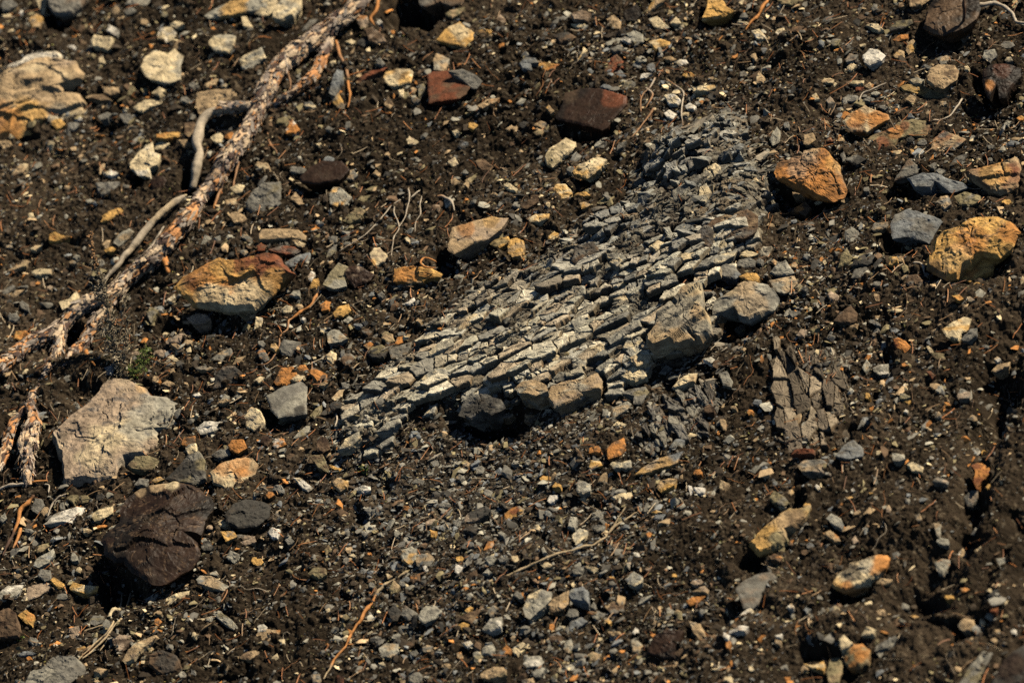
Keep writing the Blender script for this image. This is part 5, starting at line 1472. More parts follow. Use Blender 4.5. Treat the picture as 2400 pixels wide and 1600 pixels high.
for nm, lab, args in (('fine_gravel', 'fine grit and crumbs of grey and brown rock all over the slope', (120000, .0015, .0042, 1.5, .6, pr_fine, 1.1, .35)),
                      ('gravel', 'loose angular gravel of grey, tan and brown chips spread over the slope', (52000, .0034, .0105, 1.75, .45, pr_mid, 1.25, .55)),
                      ('coarse_gravel', 'coarser broken stone pieces mixed into the soil of the slope', (6800, .0085, .019, 2.2, .34, pr_big, 1.05, .8))):
    v, f, c = scatter(*args)
    tag(put(nm, make_mesh(nm, v, f, c, M_CHIP), (0, 0, 0)), lab, 'gravel', kind='stuff')
# shale splinters on the outcrops, lying with the beds
def shale_bits(pts, d0, d1, n, rmin, rmax, cols, spread=.25, ring=0):
    q = np.array(pts); x_, y_ = rng.uniform(q[:, 0].min()-30-ring, q[:, 0].max()+30+ring, n), rng.uniform(q[:, 1].min()-30-ring, q[:, 1].max()+40+ring, n)
    sd = poly_sd(pts, x_, y_); k = (sd > -22) & (rng.random(n) < np.where(sd > 0, 1, .5)) if not ring else (np.abs(sd+5) < ring) & (rng.random(n) < np.exp(-np.abs(sd)/30)); x_, y_ = x_[k], y_[k]; p = P(x_, y_, .02); n = len(p); x, y = p[:, 0], p[:, 1]
    k = fbm(777, 3, x/.08, y/.08)+rng.normal(0, .12, n) > .05; x, y = x[k], y[k]; n = len(x)
    r = rmin*(1-rng.random(n)*(1-(rmin/rmax)**2))**(-.5); z = surf(x, y)
    D = bdir(d0, d1); yaw = math.atan2(D[1], D[0])+rng.normal(0, spread, n)
    sc = np.stack([r*rng.uniform(1.2, 2.2, n), r*rng.uniform(.5, .9, n), r*rng.uniform(.5, .9, n)], -1)
    col = cols[rng.integers(0, len(cols), n)]*rng.uniform(.6, 1.1, (n, 1))
    return instance(pr_mid, np.stack([x, y, z+sc[:, 2]*.2], -1), rots(yaw, np.abs(rng.normal(0, .3, n)), rng.uniform(0, 6.28, n)), sc, col)
shc = np.array([[.2, .195, .165], [.30, .28, .22], [.14, .135, .115], [.38, .33, .25], [.17, .15, .12], [.25, .24, .2]])
VV = [shale_bits(OUT1, (860, 980), (1500, 690), 5200, .0028, .009, shc), shale_bits(OUT2, (1560, 900), (1630, 1030), 600, .004, .014, shc*.8), shale_bits(OUT3, (1835, 780), (1885, 1040), 350, .004, .012, shc*.8)]
VV.append(shale_bits(OUT1, (860, 980), (1500, 690), 14000, .004, .013, shc*.85, .5, 75))
UP = [(1500, 370), (1560, 340), (1640, 300), (1700, 275), (1755, 290), (1800, 400), (1800, 500), (1700, 520), (1560, 520), (1480, 500)]
VV.append(shale_bits(UP, (1500, 480), (1700, 380), 1800, .005, .015, shc*.9, .5))
off = 0; fs = []
for v, f, c in VV: fs.append(f+off); off += len(v)
tag(put('shale_splinters', make_mesh('shale_splinters', np.concatenate([q[0] for q in VV]), np.concatenate(fs), np.concatenate([q[2] for q in VV]), M_CHIP), (0, 0, 0)), 'broken shale splinters lying on the pale layered outcrops', 'rock debris', kind='stuff')

def cell_poly(c, nb, box=.08):
    """Voronoi cell of c among neighbours nb"""
    poly = [(-box, -box), (box, -box), (box, box), (-box, box)]
    for q in nb:
        dx, dy = q[0]-c[0], q[1]-c[1]; m = (dx*dx+dy*dy)/2; out = []
        if m < 1e-10: continue
        for k in range(len(poly)):
            p1, p2 = poly[k-1], poly[k]; s1_, s2_ = p1[0]*dx+p1[1]*dy-m, p2[0]*dx+p2[1]*dy-m
            if (s1_ < 0) != (s2_ < 0): t = s1_/(s1_-s2_); out.append((p1[0]+t*(p2[0]-p1[0]), p1[1]+t*(p2[1]-p1[1])))
            if s2_ <= 0: out.append(p2)
        poly = out
        if len(poly) < 3: return None
    return np.array(poly)
def lay_blocks(pts, d0, d1, seed, patch, angs, Trange, asp, lift, colfn, keepfn, aniso=1.7):
    rg = np.random.default_rng(seed); q = P(np.array([a for a, c in pts]), np.array([c for a, c in pts]), .02)[:, :2]
    D = bdir(d0, d1); a0 = math.atan2(D[1], D[0]); lo, hi = q.min(0)-.02, q.max(0)+.02
    R0 = np.array([[math.cos(a0), math.sin(a0)], [-math.sin(a0), math.cos(a0)]]); qq = q@R0.T; l2, h2 = qq.min(0), qq.max(0)
    seeds = []
    nx, ny = int((h2[0]-l2[0])/patch[0])+1, int((h2[1]-l2[1])/patch[1])+1
    for i in range(nx):
        for j in range(ny): seeds.append((l2[0]+(i+rg.uniform(0, 1))*patch[0], l2[1]+(j+rg.uniform(0, 1))*patch[1]))
    seeds = np.array(seeds); PX, YW, SC, HT, RW = [], [], [], [], []
    for si, sdp in enumerate(seeds):
        pxs, pys = Q(*(sdp@R0), 0.02); up = float(angs(pxs, pys)[1]); da = rg.normal(0, float(angs(pxs, pys)[0])); ca, sa = math.cos(da), math.sin(da)
        ext = max(patch)*1.6; y = -ext
        hp = rg.normal(0, .003)
        while y < ext:
            T = rg.uniform(*Trange)*(.75+.25*rg.random())*(1 if rg.random() < .8 else 1.6); x = -ext+rg.uniform(0, .05); hr = hp+rg.normal(0, .0035)
            while x < ext:
                L = T*rg.uniform(*asp(up)); c_ = np.array([x+L/2, y+T/2]); cw = np.array([c_[0]*ca-c_[1]*sa, c_[0]*sa+c_[1]*ca])+sdp
                if np.argmin(((seeds-cw)**2/np.array(patch)**2).sum(1)) == si: PX.append(cw@R0); YW.append(a0+da+rg.normal(0, .04+.16*up)); SC.append((L/2, T/2)); HT.append(hr+rg.normal(0, .0022)); RW.append(up)
                x += L
            y += T
    PX, YW, SC, HT, RW = map(np.array, (PX, YW, SC, HT, RW))
    k = rg.random(len(PX)) > .20; PX, YW, SC, HT, RW = PX[k], YW[k], SC[k], HT[k], RW[k]
    PX = PX+rg.uniform(-.5, .5, PX.shape)*SC.min(1)[:, None]*1.7+.010*np.stack([fbm(seed+2, 3, PX[:, 0]/.07, PX[:, 1]/.07), fbm(seed+3, 3, PX[:, 0]/.07, PX[:, 1]/.07)], -1)
    px, py = Q(PX[:, 0], PX[:, 1], .02); sd = poly_sd(pts, px+9*fbm(seed+5, 3, PX[:, 0]/.05, PX[:, 1]/.05), py+9*fbm(seed+6, 3, PX[:, 0]/.05, PX[:, 1]/.05))
    keep = keepfn(sd, px, py, PX, rg); An = np.array([1/aniso, 1.0]); W = (PX@R0.T)*An
    base = coarse(PX[:, 0], PX[:, 1])[0]+lift*sst(-6, 36, sd)-.012*(1-sst(-10, 25, sd)); col = colfn(px, py, PX, rg, len(PX))
    U2 = PX@R0.T; sc_ = lift/.026; HT = HT+sc_*.003+sc_*.011*fbm(seed+7, 2, U2[:, 0]/.20, U2[:, 1]/.09)
    stp = U2[:, 1]/.052+1.3*fbm(seed+8, 2, U2[:, 0]/.22, U2[:, 1]/.12); HT = HT+sc_*.005*((stp-np.floor(stp))*-1+.5)*1.2      # ledges
    V, Fq, Ft_, Cc = [], [], [], []; off = 0; cnt = 0
    for i in np.nonzero(keep)[0]:
        d2 = ((W-W[i])**2).sum(1); nb = W[np.argpartition(d2, 26)[:26]]; nb = nb[((nb-W[i])**2).sum(1) > 1e-12]
        pl = cell_poly(W[i], nb)
        if pl is None: continue
        pl = (pl/An)@R0
        if np.ptp(pl[:, 0]) > .13 or np.ptp(pl[:, 1]) > .13: continue
        rm = np.hypot(pl[:, 0], pl[:, 1]).mean(); e = np.roll(pl, -1, 0)-pl; L = np.hypot(e[:, 0], e[:, 1])
        if L.sum() < .016: continue
        ring = []
        for a_, b__, l_ in zip(pl, e, L):                  # ragged edges
            m = max(1, int(l_/.0055))
            for t in range(m):
                if t == 0 and l_ < .003: continue
                p_ = a_+b__*(t/m); nn = np.array([b__[1], -b__[0]])/(l_+1e-9); ring.append(p_-(0 if t == 0 else 1)*nn*rg.uniform(-.0002, .0016)*np.sign(nn@p_ if nn@p_ != 0 else 1))
        ring = np.array(ring); m = len(ring)
        if m < 4: continue
        r_ = np.hypot(ring[:, 0], ring[:, 1])[:, None]+1e-9; ring = ring*(1-np.minimum(.5, rg.uniform(.0004, .0010)/r_))
        up = RW[i]; gx_, gy_ = rg.normal(0, .11+.26*up), rg.normal(-.10, .13+.26*up); th = rg.uniform(.012, .02)
        ct, st_ = math.cos(a0), math.sin(a0); g2 = np.array([gx_*ct-gy_*st_, gx_*st_+gy_*ct]); h0 = base[i]+HT[i]*(1+.8*up)+.003
        pz = lambda q_: h0+q_@g2
        chip = rg.uniform(0, .0022, m)*(rg.random(m) < .6); bev = min(.22, rg.uniform(.0010, .0030)/rm)
        o1 = np.c_[ring*1.02, pz(ring)-rg.uniform(.003, .006)-chip]; o2 = np.c_[ring*(1-bev*.4), pz(ring)-rg.uniform(.0004, .0016, m)-chip]; mid = ring*(1-bev)*rg.uniform(.90, 1, (m, 1)); o3_ = np.c_[mid, pz(mid)+rg.normal(0, .0005, m)]
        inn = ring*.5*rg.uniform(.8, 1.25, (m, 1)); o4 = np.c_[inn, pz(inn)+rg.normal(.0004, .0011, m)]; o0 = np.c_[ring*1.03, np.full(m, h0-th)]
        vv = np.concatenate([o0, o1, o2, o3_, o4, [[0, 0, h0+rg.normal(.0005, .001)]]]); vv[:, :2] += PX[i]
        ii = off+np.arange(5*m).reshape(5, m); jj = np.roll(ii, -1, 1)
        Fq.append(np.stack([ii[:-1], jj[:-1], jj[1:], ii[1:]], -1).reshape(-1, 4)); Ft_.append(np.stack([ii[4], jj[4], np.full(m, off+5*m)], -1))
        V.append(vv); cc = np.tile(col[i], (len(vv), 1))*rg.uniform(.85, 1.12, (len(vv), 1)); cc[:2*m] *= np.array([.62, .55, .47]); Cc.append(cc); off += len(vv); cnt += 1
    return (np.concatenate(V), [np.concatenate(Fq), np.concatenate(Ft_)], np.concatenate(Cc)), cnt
def up_of(px, py): return 1-sst(560, 760, py+.25*(px-1300))
def col1(px, py, PX, rg, n):
    u = np.clip(up_of(px, py)+.35*fbm(640, 2, PX[:, 0]/.15, PX[:, 1]/.1), 0, 1)[:, None]; pale = np.array([[.60, .54, .40], [.50, .47, .36], [.42, .40, .33], [.48, .39, .27], [.27, .26, .22], [.68, .62, .47]]); dark = np.array([[.27, .27, .25], [.34, .34, .30], [.19, .19, .175], [.42, .41, .35], [.22, .225, .21], [.31, .305, .27]])
    i = rg.integers(0, 6, n); c = pale[i]*(1-u)+dark[i]*u; st = sst(.1, .45, fbm(645, 3, PX[:, 0]/.12, PX[:, 1]/.05))[:, None]*.55; c = c*(1-st)+np.array([.24, .19, .13])*st; return c*rg.uniform(.72, 1.15, (n, 1))
def keep1(sd, px, py, PX, rg):
    g = fbm(650, 3, PX[:, 0]/.10, PX[:, 1]/.07); return (sd > -14) & (rg.random(len(px)) < np.clip(.15+sst(-14, 45, sd)*.85, 0, 1)*np.where(g > .27, .25, np.where(up_of(px, py)+.3*g > .55, .80, .96)))
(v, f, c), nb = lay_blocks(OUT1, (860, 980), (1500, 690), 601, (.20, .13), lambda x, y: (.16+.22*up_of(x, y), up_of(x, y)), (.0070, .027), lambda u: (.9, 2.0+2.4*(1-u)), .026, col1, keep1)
bo = np.array(main_outcrop.matrix_world.translation)@M3
o = put('small_blocks', make_mesh('small_blocks', v-bo, f, c, M_SHALE), (0, 0, 0), main_outcrop); o['kind'] = 'stuff'
o3 = [q_ for q_ in C.objects if q_.name.startswith('shale_outcrop.') and q_.parent is None]
for o_p, pts_, d0_, d1_, sd_, T_, pal_, kp_ in ((o3[0], OUT2, (1560, 900), (1630, 1030), 602, (.010, .020), np.array([[.20, .19, .165], [.15, .14, .12], [.25, .235, .19], [.11, .10, .085]]), .6), (o3[1], OUT3, (1835, 780), (1885, 1040), 603, (.013, .026), np.array([[.27, .22, .155], [.21, .17, .12], [.16, .13, .095], [.11, .09, .065], [.34, .28, .20]]), .75)):
    (v, f, c), nb = lay_blocks(pts_, d0_, d1_, sd_, (.14, .07), lambda x, y: (.12, .10), T_, lambda u: (2.0, 5.0), .009, lambda px, py, PX, rg, n, pal_=pal_: pal_[rg.integers(0, len(pal_), n)]*rg.uniform(.7, 1.1, (n, 1)),
        lambda sd, px, py, PX, rg, kp_=kp_: (sd > -8) & (rg.random(len(px)) < kp_*np.clip(.3+sd/40, 0, 1)+.0) & (fbm(660, 3, PX[:, 0]/.07, PX[:, 1]/.07) < (.4 if kp_ > .7 else .2)), 2.6)
    bo = np.array(o_p.matrix_world.translation)@M3; o = put('small_blocks', make_mesh('small_blocks', v-bo, f, c, M_SHALE), (0, 0, 0), o_p); o['kind'] = 'stuff'

def tubes_multi(paths, radii, cols, sides=4):
    """many thin tubes in one mesh: paths list of (k,3)"""
    V, Fq, Cc = [], [], []; off = 0
    for p, r, c in zip(paths, radii, cols):
        k = len(p); t = np.gradient(p, axis=0); t /= np.linalg.norm(t, axis=1)[:, None]+1e-12
        a = np.cross(t, [0.1, .2, 1]); a /= np.linalg.norm(a, axis=1)[:, None]+1e-12; b = np.cross(t, a)
        th = np.arange(sides)/sides*2*math.pi
        rr_ = (r if np.ndim(r) else np.full(k, r))
        ring = p[:, None]+rr_[:, None, None]*(np.cos(th)[None, :, None]*a[:, None]+np.sin(th)[None, :, None]*b[:, None])
        i = off+np.arange(k*sides).reshape(k, sides); j = np.roll(i, -1, 1)
        Fq.append(np.stack([i[:-1], j[:-1], j[1:], i[1:]], -1).reshape(-1, 4)); V.append(ring.reshape(-1, 3)); Cc.append(np.tile(c, (k*sides, 1)) if np.ndim(c) == 1 else np.repeat(c, sides, 0)); off += k*sides
    return np.concatenate(V), np.concatenate(Fq), np.concatenate(Cc)
n = 9000; x = rng.uniform(X0+.1, X1-.1, n); y = rng.uniform(Y0+.1, Y1-.1, n); px, py = Q(x, y, 0)
wgt = .35+.5*np.exp(-((px-500)/500)**2-((py-900)/400)**2)+.5*np.exp(-((px-2000)/400)**2-((py-400)/350)**2)+.4*np.exp(-((px-1300)/400)**2-((py-1200)/250)**2)
wgt *= 1-.8*sst(0, 30, poly_sd(OUT1, px, py)); k = rng.random(n) < wgt; x, y = x[k], y[k]
paths, rad, cl = [], [], []
ncol = np.array([[.30, .12, .045], [.36, .17, .07], [.34, .22, .12], [.22, .10, .05], [.45, .36, .24], [.38, .15, .05]])
yy = rng.uniform(0, 6.28, len(x)); LL = rng.uniform(.012, .048, len(x)); ben = rng.normal(0, .35, len(x))
for i in range(len(x)):
    t = np.linspace(-.5, .5, 5); a = yy[i]+ben[i]*t; dx = np.cos(a)*LL[i]/4; dy = np.sin(a)*LL[i]/4
    X = x[i]+np.cumsum(dx); Y = y[i]+np.cumsum(dy)
    paths.append(np.stack([X, Y, np.zeros(5)], -1)); rad.append(rng.uniform(.0006, .0011)); cl.append(ncol[rng.integers(0, 6)]*rng.uniform(.6, 1.2))
PX = np.array(paths); hz = surf(PX[..., 0], PX[..., 1]); hz = .35*hz+.65*hz.mean(1, keepdims=True)+.004+rng.uniform(0, .005, (len(PX), 1)); PX[..., 2] = hz
v, f, c = tubes_multi(list(PX), rad, cl, 3)
tag(put('needle_litter', make_mesh('needle_litter', v, f, c, M_NEEDLE), (0, 0, 0)), 'rust and straw coloured dry conifer needles littering the slope', 'needle litter', kind='stuff')
n = 420; paths, rad, cl = [], [], []
x = rng.uniform(X0+.1, X1-.1, n); y = rng.uniform(Y0+.1, Y1-.1, n)
for i in range(n):
    L = rng.uniform(.03, .10); m = 12; a = rng.uniform(0, 6.28)+np.cumsum(rng.normal(0, .33, m)); st_ = L/m
    X = x[i]+np.cumsum(np.cos(a))*st_; Y = y[i]+np.cumsum(np.sin(a))*st_; Z = surf(X, Y); Z = .5*Z+.5*np.convolve(np.pad(Z, 2, 'edge'), np.ones(5)/5, 'valid')+.003
    paths.append(np.stack([X, Y, Z], -1)); rad.append(np.linspace(.0011, .0005, m)*rng.uniform(.6, 1.2)); cl.append(np.array([[.30, .24, .17], [.36, .30, .22], [.2, .13, .08], [.3, .14, .06]][rng.integers(0, 4)])*rng.uniform(.6, 1.1))
v, f, c = tubes_multi(paths, rad, cl, 5)
tag(put('rootlet_litter', make_mesh('rootlet_litter', v, f, c, M_NEEDLE), (0, 0, 0)), 'hair thin pale rootlets curling out of the soil all over the slope', 'rootlets', kind='stuff')

# ------------------------------------------------------------------ roots and twigs
def path3(pts, lift_mm, n=None, follow=True):
    """photo pixels (+radius px) -> smooth 3-D centre line lying lift above the ground"""
    q = np.array([p[:2] for p in pts], float); r = np.array([p[2] for p in pts], float)/1000
    l = np.array([p[3] if len(p) > 3 else lift_mm for p in pts], float)/1000
    d = np.concatenate([[0], np.cumsum(np.hypot(*(q[1:]-q[:-1]).T))]); m = n or max(6, int(d[-1]/3.2)); s_ = np.linspace(0, d[-1], m)
    def cat(v):
        out = np.zeros(m); g = np.gradient(v, d)
        i = np.clip(np.searchsorted(d, s_)-1, 0, len(d)-2); h = d[i+1]-d[i]; u = (s_-d[i])/h
        return (2*u**3-3*u**2+1)*v[i]+(u**3-2*u**2+u)*h*g[i]+(-2*u**3+3*u**2)*v[i+1]+(u**3-u**2)*h*g[i+1]
    X, Y, Rr, Lf = cat(q[:, 0]), cat(q[:, 1]), np.interp(s_, d, r), np.interp(s_, d, l)
    hg = hit(X, Y, surf)[:, 2]; k = min(31, (m//2)*2-1); kk = np.ones(k)/k; hg = np.convolve(np.pad(hg, k//2, 'edge'), kk, 'valid')
    p = P(X, Y, 0.0); z = hg+Rr*.75+Lf
    Pp = np.array([P(np.array(a), np.array(b), c_) for a, b, c_ in zip(X, Y, z)])
    return Pp, Rr
def root_mesh(pts, lift, seed, style, sides=None, plate=1.0):
    p, r = path3(pts, lift); m = len(p)
    if style == 'bark': r = r*.90*(1+.20*vn(seed+68, np.arange(m)*.0032/.035)+.10*vn(seed+69, np.arange(m)*.0032/.013))
    if style != 'bark':
        ii = np.arange(m)*.0032; ja = min(.0035, r.mean()*.9); p = p+ja*(1 if r.mean() < .006 else .6)*np.stack([fbm(seed+60+a, 3, ii/.022) for a in range(3)], -1); r = r*(1+(.35 if r.mean() < .006 else .10)*vn(seed+66, ii/.012))*np.interp(np.arange(m), [0, m*.6, m], [1, .9, .45 if r.mean() < .006 else .9])
    sides = sides or int(np.clip(r.max()*6.28/.0026, 8, 56))
    t = np.gradient(p, axis=0); t /= np.linalg.norm(t, axis=1)[:, None]
    a = np.zeros_like(t); a0 = np.cross(t[0], [0, 0, 1.]); a[0] = a0/np.linalg.norm(a0)
    for i in range(1, m):
        q = a[i-1]-t[i]*a[i-1].dot(t[i]); a[i] = q/np.linalg.norm(q)
    b = np.cross(t, a); s_ = np.concatenate([[0], np.cumsum(np.linalg.norm(p[1:]-p[:-1], axis=1))])
    th = np.arange(sides)/sides*2*math.pi; S, TH = np.meshgrid(s_, th, indexing='ij'); rr_ = np.repeat(r[:, None], sides, 1)
    R0 = rr_.mean(); cx, cy = np.cos(TH)*R0, np.sin(TH)*R0
    if style == 'bark':
        lump = fbm(seed, 3, S/.05, cx/.03, cy/.03)
        u = TH/6.2832*round(2*math.pi*R0/.013); f1, f2, ci, cj, dx, dy = vor(seed+5, S/.026+.9*fbm(seed+1, 2, S/.02, cx/.012, cy/.012), u+.4*fbm(seed+2, 2, S/.02, cx/.01, cy/.01), .85)
        nu = round(2*math.pi*R0/.013); cj = np.mod(cj, nu); lay = _hc(seed+7, ci, cj); e = f2-f1
        dis = .28*lump+plate*(.26*(lay-.4)*sst(0, .12, e)-.12*(1-sst(0, .1, e)))+.05*fbm(seed+9, 3, S/.006, cx/.006, cy/.006)+plate*.10*dx*(lay-.3)
        R2 = rr_*(1+dis)
        org = np.interp(s_, np.linspace(0, s_[-1], len(pts)), [p_[4] if len(p_) > 4 else .35 for p_ in pts])[:, None]
        big = fbm(seed+11, 3, S/.07, cx/.03, cy/.03)*.5+.5
        tt = lay*.22+np.clip(.5+(big-.5)*1.9, 0, 1)*.78
        cream = np.array([.50, .385, .26]); greyb = np.array([.19, .155, .13]); orange = np.array([.44, .21, .085]); darkb = np.array([.045, .028, .022])
        c = np.where((tt < org)[..., None], orange*(.7+.6*lay[..., None]), np.where((tt < org+.22)[..., None], greyb, cream))
        c = np.where(((lay > .45) & (lay < .60))[..., None], darkb*1.6, c)
        pale = (_hc(seed+21, ci, cj) > .8)[..., None]; c = np.where(pale, np.array([.52, .36, .22]), c)
        dk = (1-sst(.0, .16, e))[..., None]*.85; c = c*(1-dk)+darkb*dk
        c = c*(1+.3*fbm(seed+13, 3, S/.01, cx/.004, cy/.004)[..., None])
    else:
        base = dict(grey=(.38, .32, .24), pale=(.56, .44, .28), orange=(.46, .20, .06), root=(.30, .17, .09), white=(.42, .36, .28), straw=(.40, .31, .19), dark=(.08, .045, .03))
        cs = style.split('/'); gr = fbm(seed, 3, S/.12, cx/(R0*.3+1e-4)*.8, cy/(R0*.3+1e-4)*.8)
        R2 = rr_*(1+.12*fbm(seed+1, 3, S/.03, cx/(R0+1e-4), cy/(R0+1e-4))+.06*gr+(.25*np.maximum(0, vn(seed+6, S/.012)) if 'orange' in style else 0))
        c = np.tile(np.array(base[cs[0]]), S.shape+(1,))
        if len(cs) > 1: q = sst(-.15, .25, fbm(seed+4, 2, S/.07))[..., None]; c = c*(1-q)+np.array(base[cs[1]])*q
        c = c*(1+.45*gr[..., None])
    c = np.clip(c*(1.22 if style == 'bark' else 1), .01, .8)
    R2 = R2.copy(); R2[0] *= .3; R2[-1] *= .3
    v = p[:, None]+R2[..., None]*(np.cos(TH)[..., None]*a[:, None]+np.sin(TH)[..., None]*b[:, None])
    i = np.arange(m*sides).reshape(m, sides); j = np.roll(i, -1, 1)
    f = np.stack([i[:-1], j[:-1], j[1:], i[1:]], -1).reshape(-1, 4)
    caps = [np.stack([i[0][0]*np.ones(sides-2, int), i[0][2:], i[0][1:-1]], -1), np.stack([i[-1][0]*np.ones(sides-2, int), i[-1][1:-1], i[-1][2:]], -1)]
    return v.reshape(-1, 3), [f, np.concatenate(caps)], c.reshape(-1, 3), (p, r, a, b, t)
def flakes(info, n, seed, orange=.35):
    p, r, a, b, t = info; m = len(p); rg = np.random.default_rng(seed)
    i = rg.integers(2, m-2, n); th = rg.uniform(0, 6.28, n); nn = np.cos(th)[:, None]*a[i]+np.sin(th)[:, None]*b[i]
    tg = np.cross(t[i], nn); k = rg.normal(0, .5, n); ax1 = t[i]+k[:, None]*tg; ax1 += nn*rg.uniform(-.1, .6, n)[:, None]; ax1 /= np.linalg.norm(ax1, axis=1)[:, None]
    ax3 = nn-ax1*(nn*ax1).sum(1)[:, None]; ax3 /= np.linalg.norm(ax3, axis=1)[:, None]; ax2 = np.cross(ax3, ax1)
    rot = np.stack([ax1, ax2, ax3], -1); s_ = rg.uniform(.003, .012, n)**1.0
    sc = np.stack([s_*rg.uniform(1, 2.4, n), s_*rg.uniform(.4, .8, n), s_*.16], -1); pos = p[i]+nn*(r[i]*1.08)[:, None]
    pal = np.array([[.50, .40, .30], [.30, .26, .22], [.48, .25, .11], [.08, .05, .04], [.4, .32, .26], [.14, .11, .09]]); col = pal[rg.integers(0, 6, n)]*rg.uniform(.7, 1.15, (n, 1))
    return instance(pr_flake, pos, rot, sc, col)
pr_flake = protos(14, 9, 1.0, 77)
def root_part(parent, name, pts, lift, seed, style, base, fl=0, material=None, label=None, plate=1.0):
    v, f, c, info = root_mesh(pts, lift, seed, style, plate=plate)
    if fl:
        fv, ff, fc = flakes(info, int(fl*1.7), seed); f = [f[0], np.concatenate([f[1], ff+len(v)])]; v = np.concatenate([v, fv]); c = np.concatenate([c, fc])
    me = make_mesh(name, v-np.array(base), f, c, material or (M_BARK if style == 'bark' else M_WOOD), smooth=(style != 'bark'))
    o = put(name, me, (0, 0, 0), parent)
    if label: o['label'] = label
    return o
base = hit(np.array([500.]), np.array([430.]))[0]
root = empty('exposed_root', base); tag(root, 'thick exposed tree root with flaking bark crossing the upper left diagonally', 'tree root')
b_ = lambda *q: list(q)
root_part(root, 'main_root', [(885, -60, 24, 20, .3), (855, -15, 23, 20, .3), (825, 25, 23, 20, .25), (785, 55, 24, 18, .25), (740, 88, 26, 18, .25), (700, 118, 27, 18, .25), (665, 148, 27, 16, .2), (640, 182, 23, 14, .2), (622, 215, 21, 12, .3), (608, 250, 21, 12, .35), (588, 292, 23, 10, .3), (560, 335, 25, 10, .3), (526, 385, 26, 10, .3), (500, 430, 22, 10, .35), (474, 458, 19, 8, .35), (455, 492, 20, 8, .5), (428, 522, 22, 8, .6), (396, 562, 23, 8, .8), (363, 602, 22, 6, .6), (322, 635, 20, 6, .2), (290, 662, 19, 6, .15), (258, 692, 21, 8, .1), (222, 706, 19, 8, .1), (190, 720, 19, 8, .1), (163, 746, 18, 8, .2), (143, 780, 17, 4, .1), (134, 826, 14, -2, .1), (116, 862, 10, -8, .2), (100, 895, 8, -10, .1), (82, 922, 9, -8, .6), (66, 950, 9, -6, .4)], 10, 21, 'bark', base, 900)
root_part(root, 'root_branch', [(775, 80, 12, 6, .4), (762, 120, 15, 6, .5), (750, 155, 15, 6, .7), (728, 186, 14, 4, .9), (704, 205, 12, 4, .9), (678, 222, 11, 2, .8), (652, 238, 9, 2, .9), (622, 258, 9, 2, .6), (606, 275, 8, 0, .5)], 4, 22, 'bark', base, 120)
root_part(root, 'root_branch', [(612, 232, 12, 12, .3), (585, 248, 13, 12, .3), (556, 252, 14, 12, .3), (530, 254, 13, 14, .3), (505, 262, 12, 16, .15)], 12, 23, 'bark', base, 90)
root_part(root, 'root_branch', [(515, 258, 10, 18), (490, 268, 12, 18), (474, 284, 13, 18), (467, 310, 14, 18), (463, 338, 13, 17), (469, 358, 11, 15), (461, 388, 14, 12), (459, 415, 11, 8), (452, 442, 9, 2)], 15, 24, 'grey', base, 0, M_WOOD, 'bare grey barkless branch bending down beside the main root')
root_part(root, 'root_branch', [(432, 458, 5, 12), (410, 475, 9, 12), (388, 492, 9, 12), (357, 522, 9, 10), (325, 562, 10, 10), (296, 596, 9, 8), (270, 628, 7, 6), (245, 658, 4, 2)], 10, 25, 'pale/grey', base, 0, M_WOOD, 'bleached splintered wood strip along the main root')
root_part(root, 'root_branch', [(148, 752, 13, 8, .2), (119, 782, 17, 6, .4), (95, 794, 18, 6, .35), (66, 808, 19, 6, .6), (34, 834, 20, 6, .9), (0, 858, 20, 6, .9), (-40, 885, 20, 6, .8)], 6, 26, 'bark', base, 220)
root_part(root, 'root_branch', [(262, 700, 14, 6, .1), (252, 722, 16, 4, .1), (235, 742, 18, 4, .2), (214, 775, 17, 4, .2), (198, 804, 16, 4, .6), (178, 822, 15, 2, .7), (160, 845, 11, 0, .8), (150, 870, 6, -4, .9)], 4, 27, 'bark', base, 120)
root_part(root, 'root_stub', [(66, 945, 10, 4, .3), (80, 975, 21, 6, .3), (73, 1010, 22, 6, .3), (66, 1040, 21, 6, .25), (64, 1085, 20, 4, .3), (67, 1118, 17, 0, .5), (70, 1140, 12, -8, .5)], 6, 28, 'bark', base, 160)
root_part(root, 'root_branch', [(80, 935, 8, 0, .8), (55, 965, 10, 4, .8), (36, 985, 14, 4, .8), (25, 1010, 15, 4, .7), (18, 1040, 14, 2, .5), (8, 1075, 12, 0, .3), (-10, 1110, 10, 0, .3)], 4, 29, 'bark', base, 80)
RL = [([(385, 530, 3, 30), (368, 556, 3, 30), (352, 580, 3.2, 30), (332, 602, 3.2, 28), (316, 633, 3.2, 26), (292, 655, 3.2, 26), (268, 672, 3, 24), (244, 690, 2.5, 22)], 'white'),
      ([(786, 92, 4, 14), (790, 104, 4, 10), (797, 133, 4, 6), (811, 160, 4, 4), (816, 190, 4, 3), (821, 225, 4, 3), (817, 255, 3, 0)], 'orange/root'),
      ([(889, -10, 4, 20), (886, 0, 4.5, 16), (880, 27, 4.5, 12), (870, 45, 4, 6), (878, 60, 3, 2)], 'orange'),
      ([(606, 272, 4, 8), (612, 290, 4, 6), (624, 306, 4, 4), (634, 337, 4, 2), (651, 361, 3, 1)], 'root'),
      ([(563, 360, 3, 10), (558, 378, 3.5, 6), (552, 410, 3.5, 4), (545, 438, 3, 2)], 'orange/root'), ([(520, 425, 3, 8), (516, 445, 3.5, 4), (508, 470, 3.5, 3), (501, 490, 3, 1)], 'orange/root'),
      ([(672, 165, 3, 22), (680, 182, 3, 14), (682, 200, 3, 8), (675, 224, 3, 4)], 'white/root'), ([(380, 590, 9, 6), (388, 615, 8, 2), (394, 640, 6, -2)], 'orange'), ([(200, 820, 5, 2), (212, 845, 4, 2), (224, 858, 3, 0)], 'orange')]
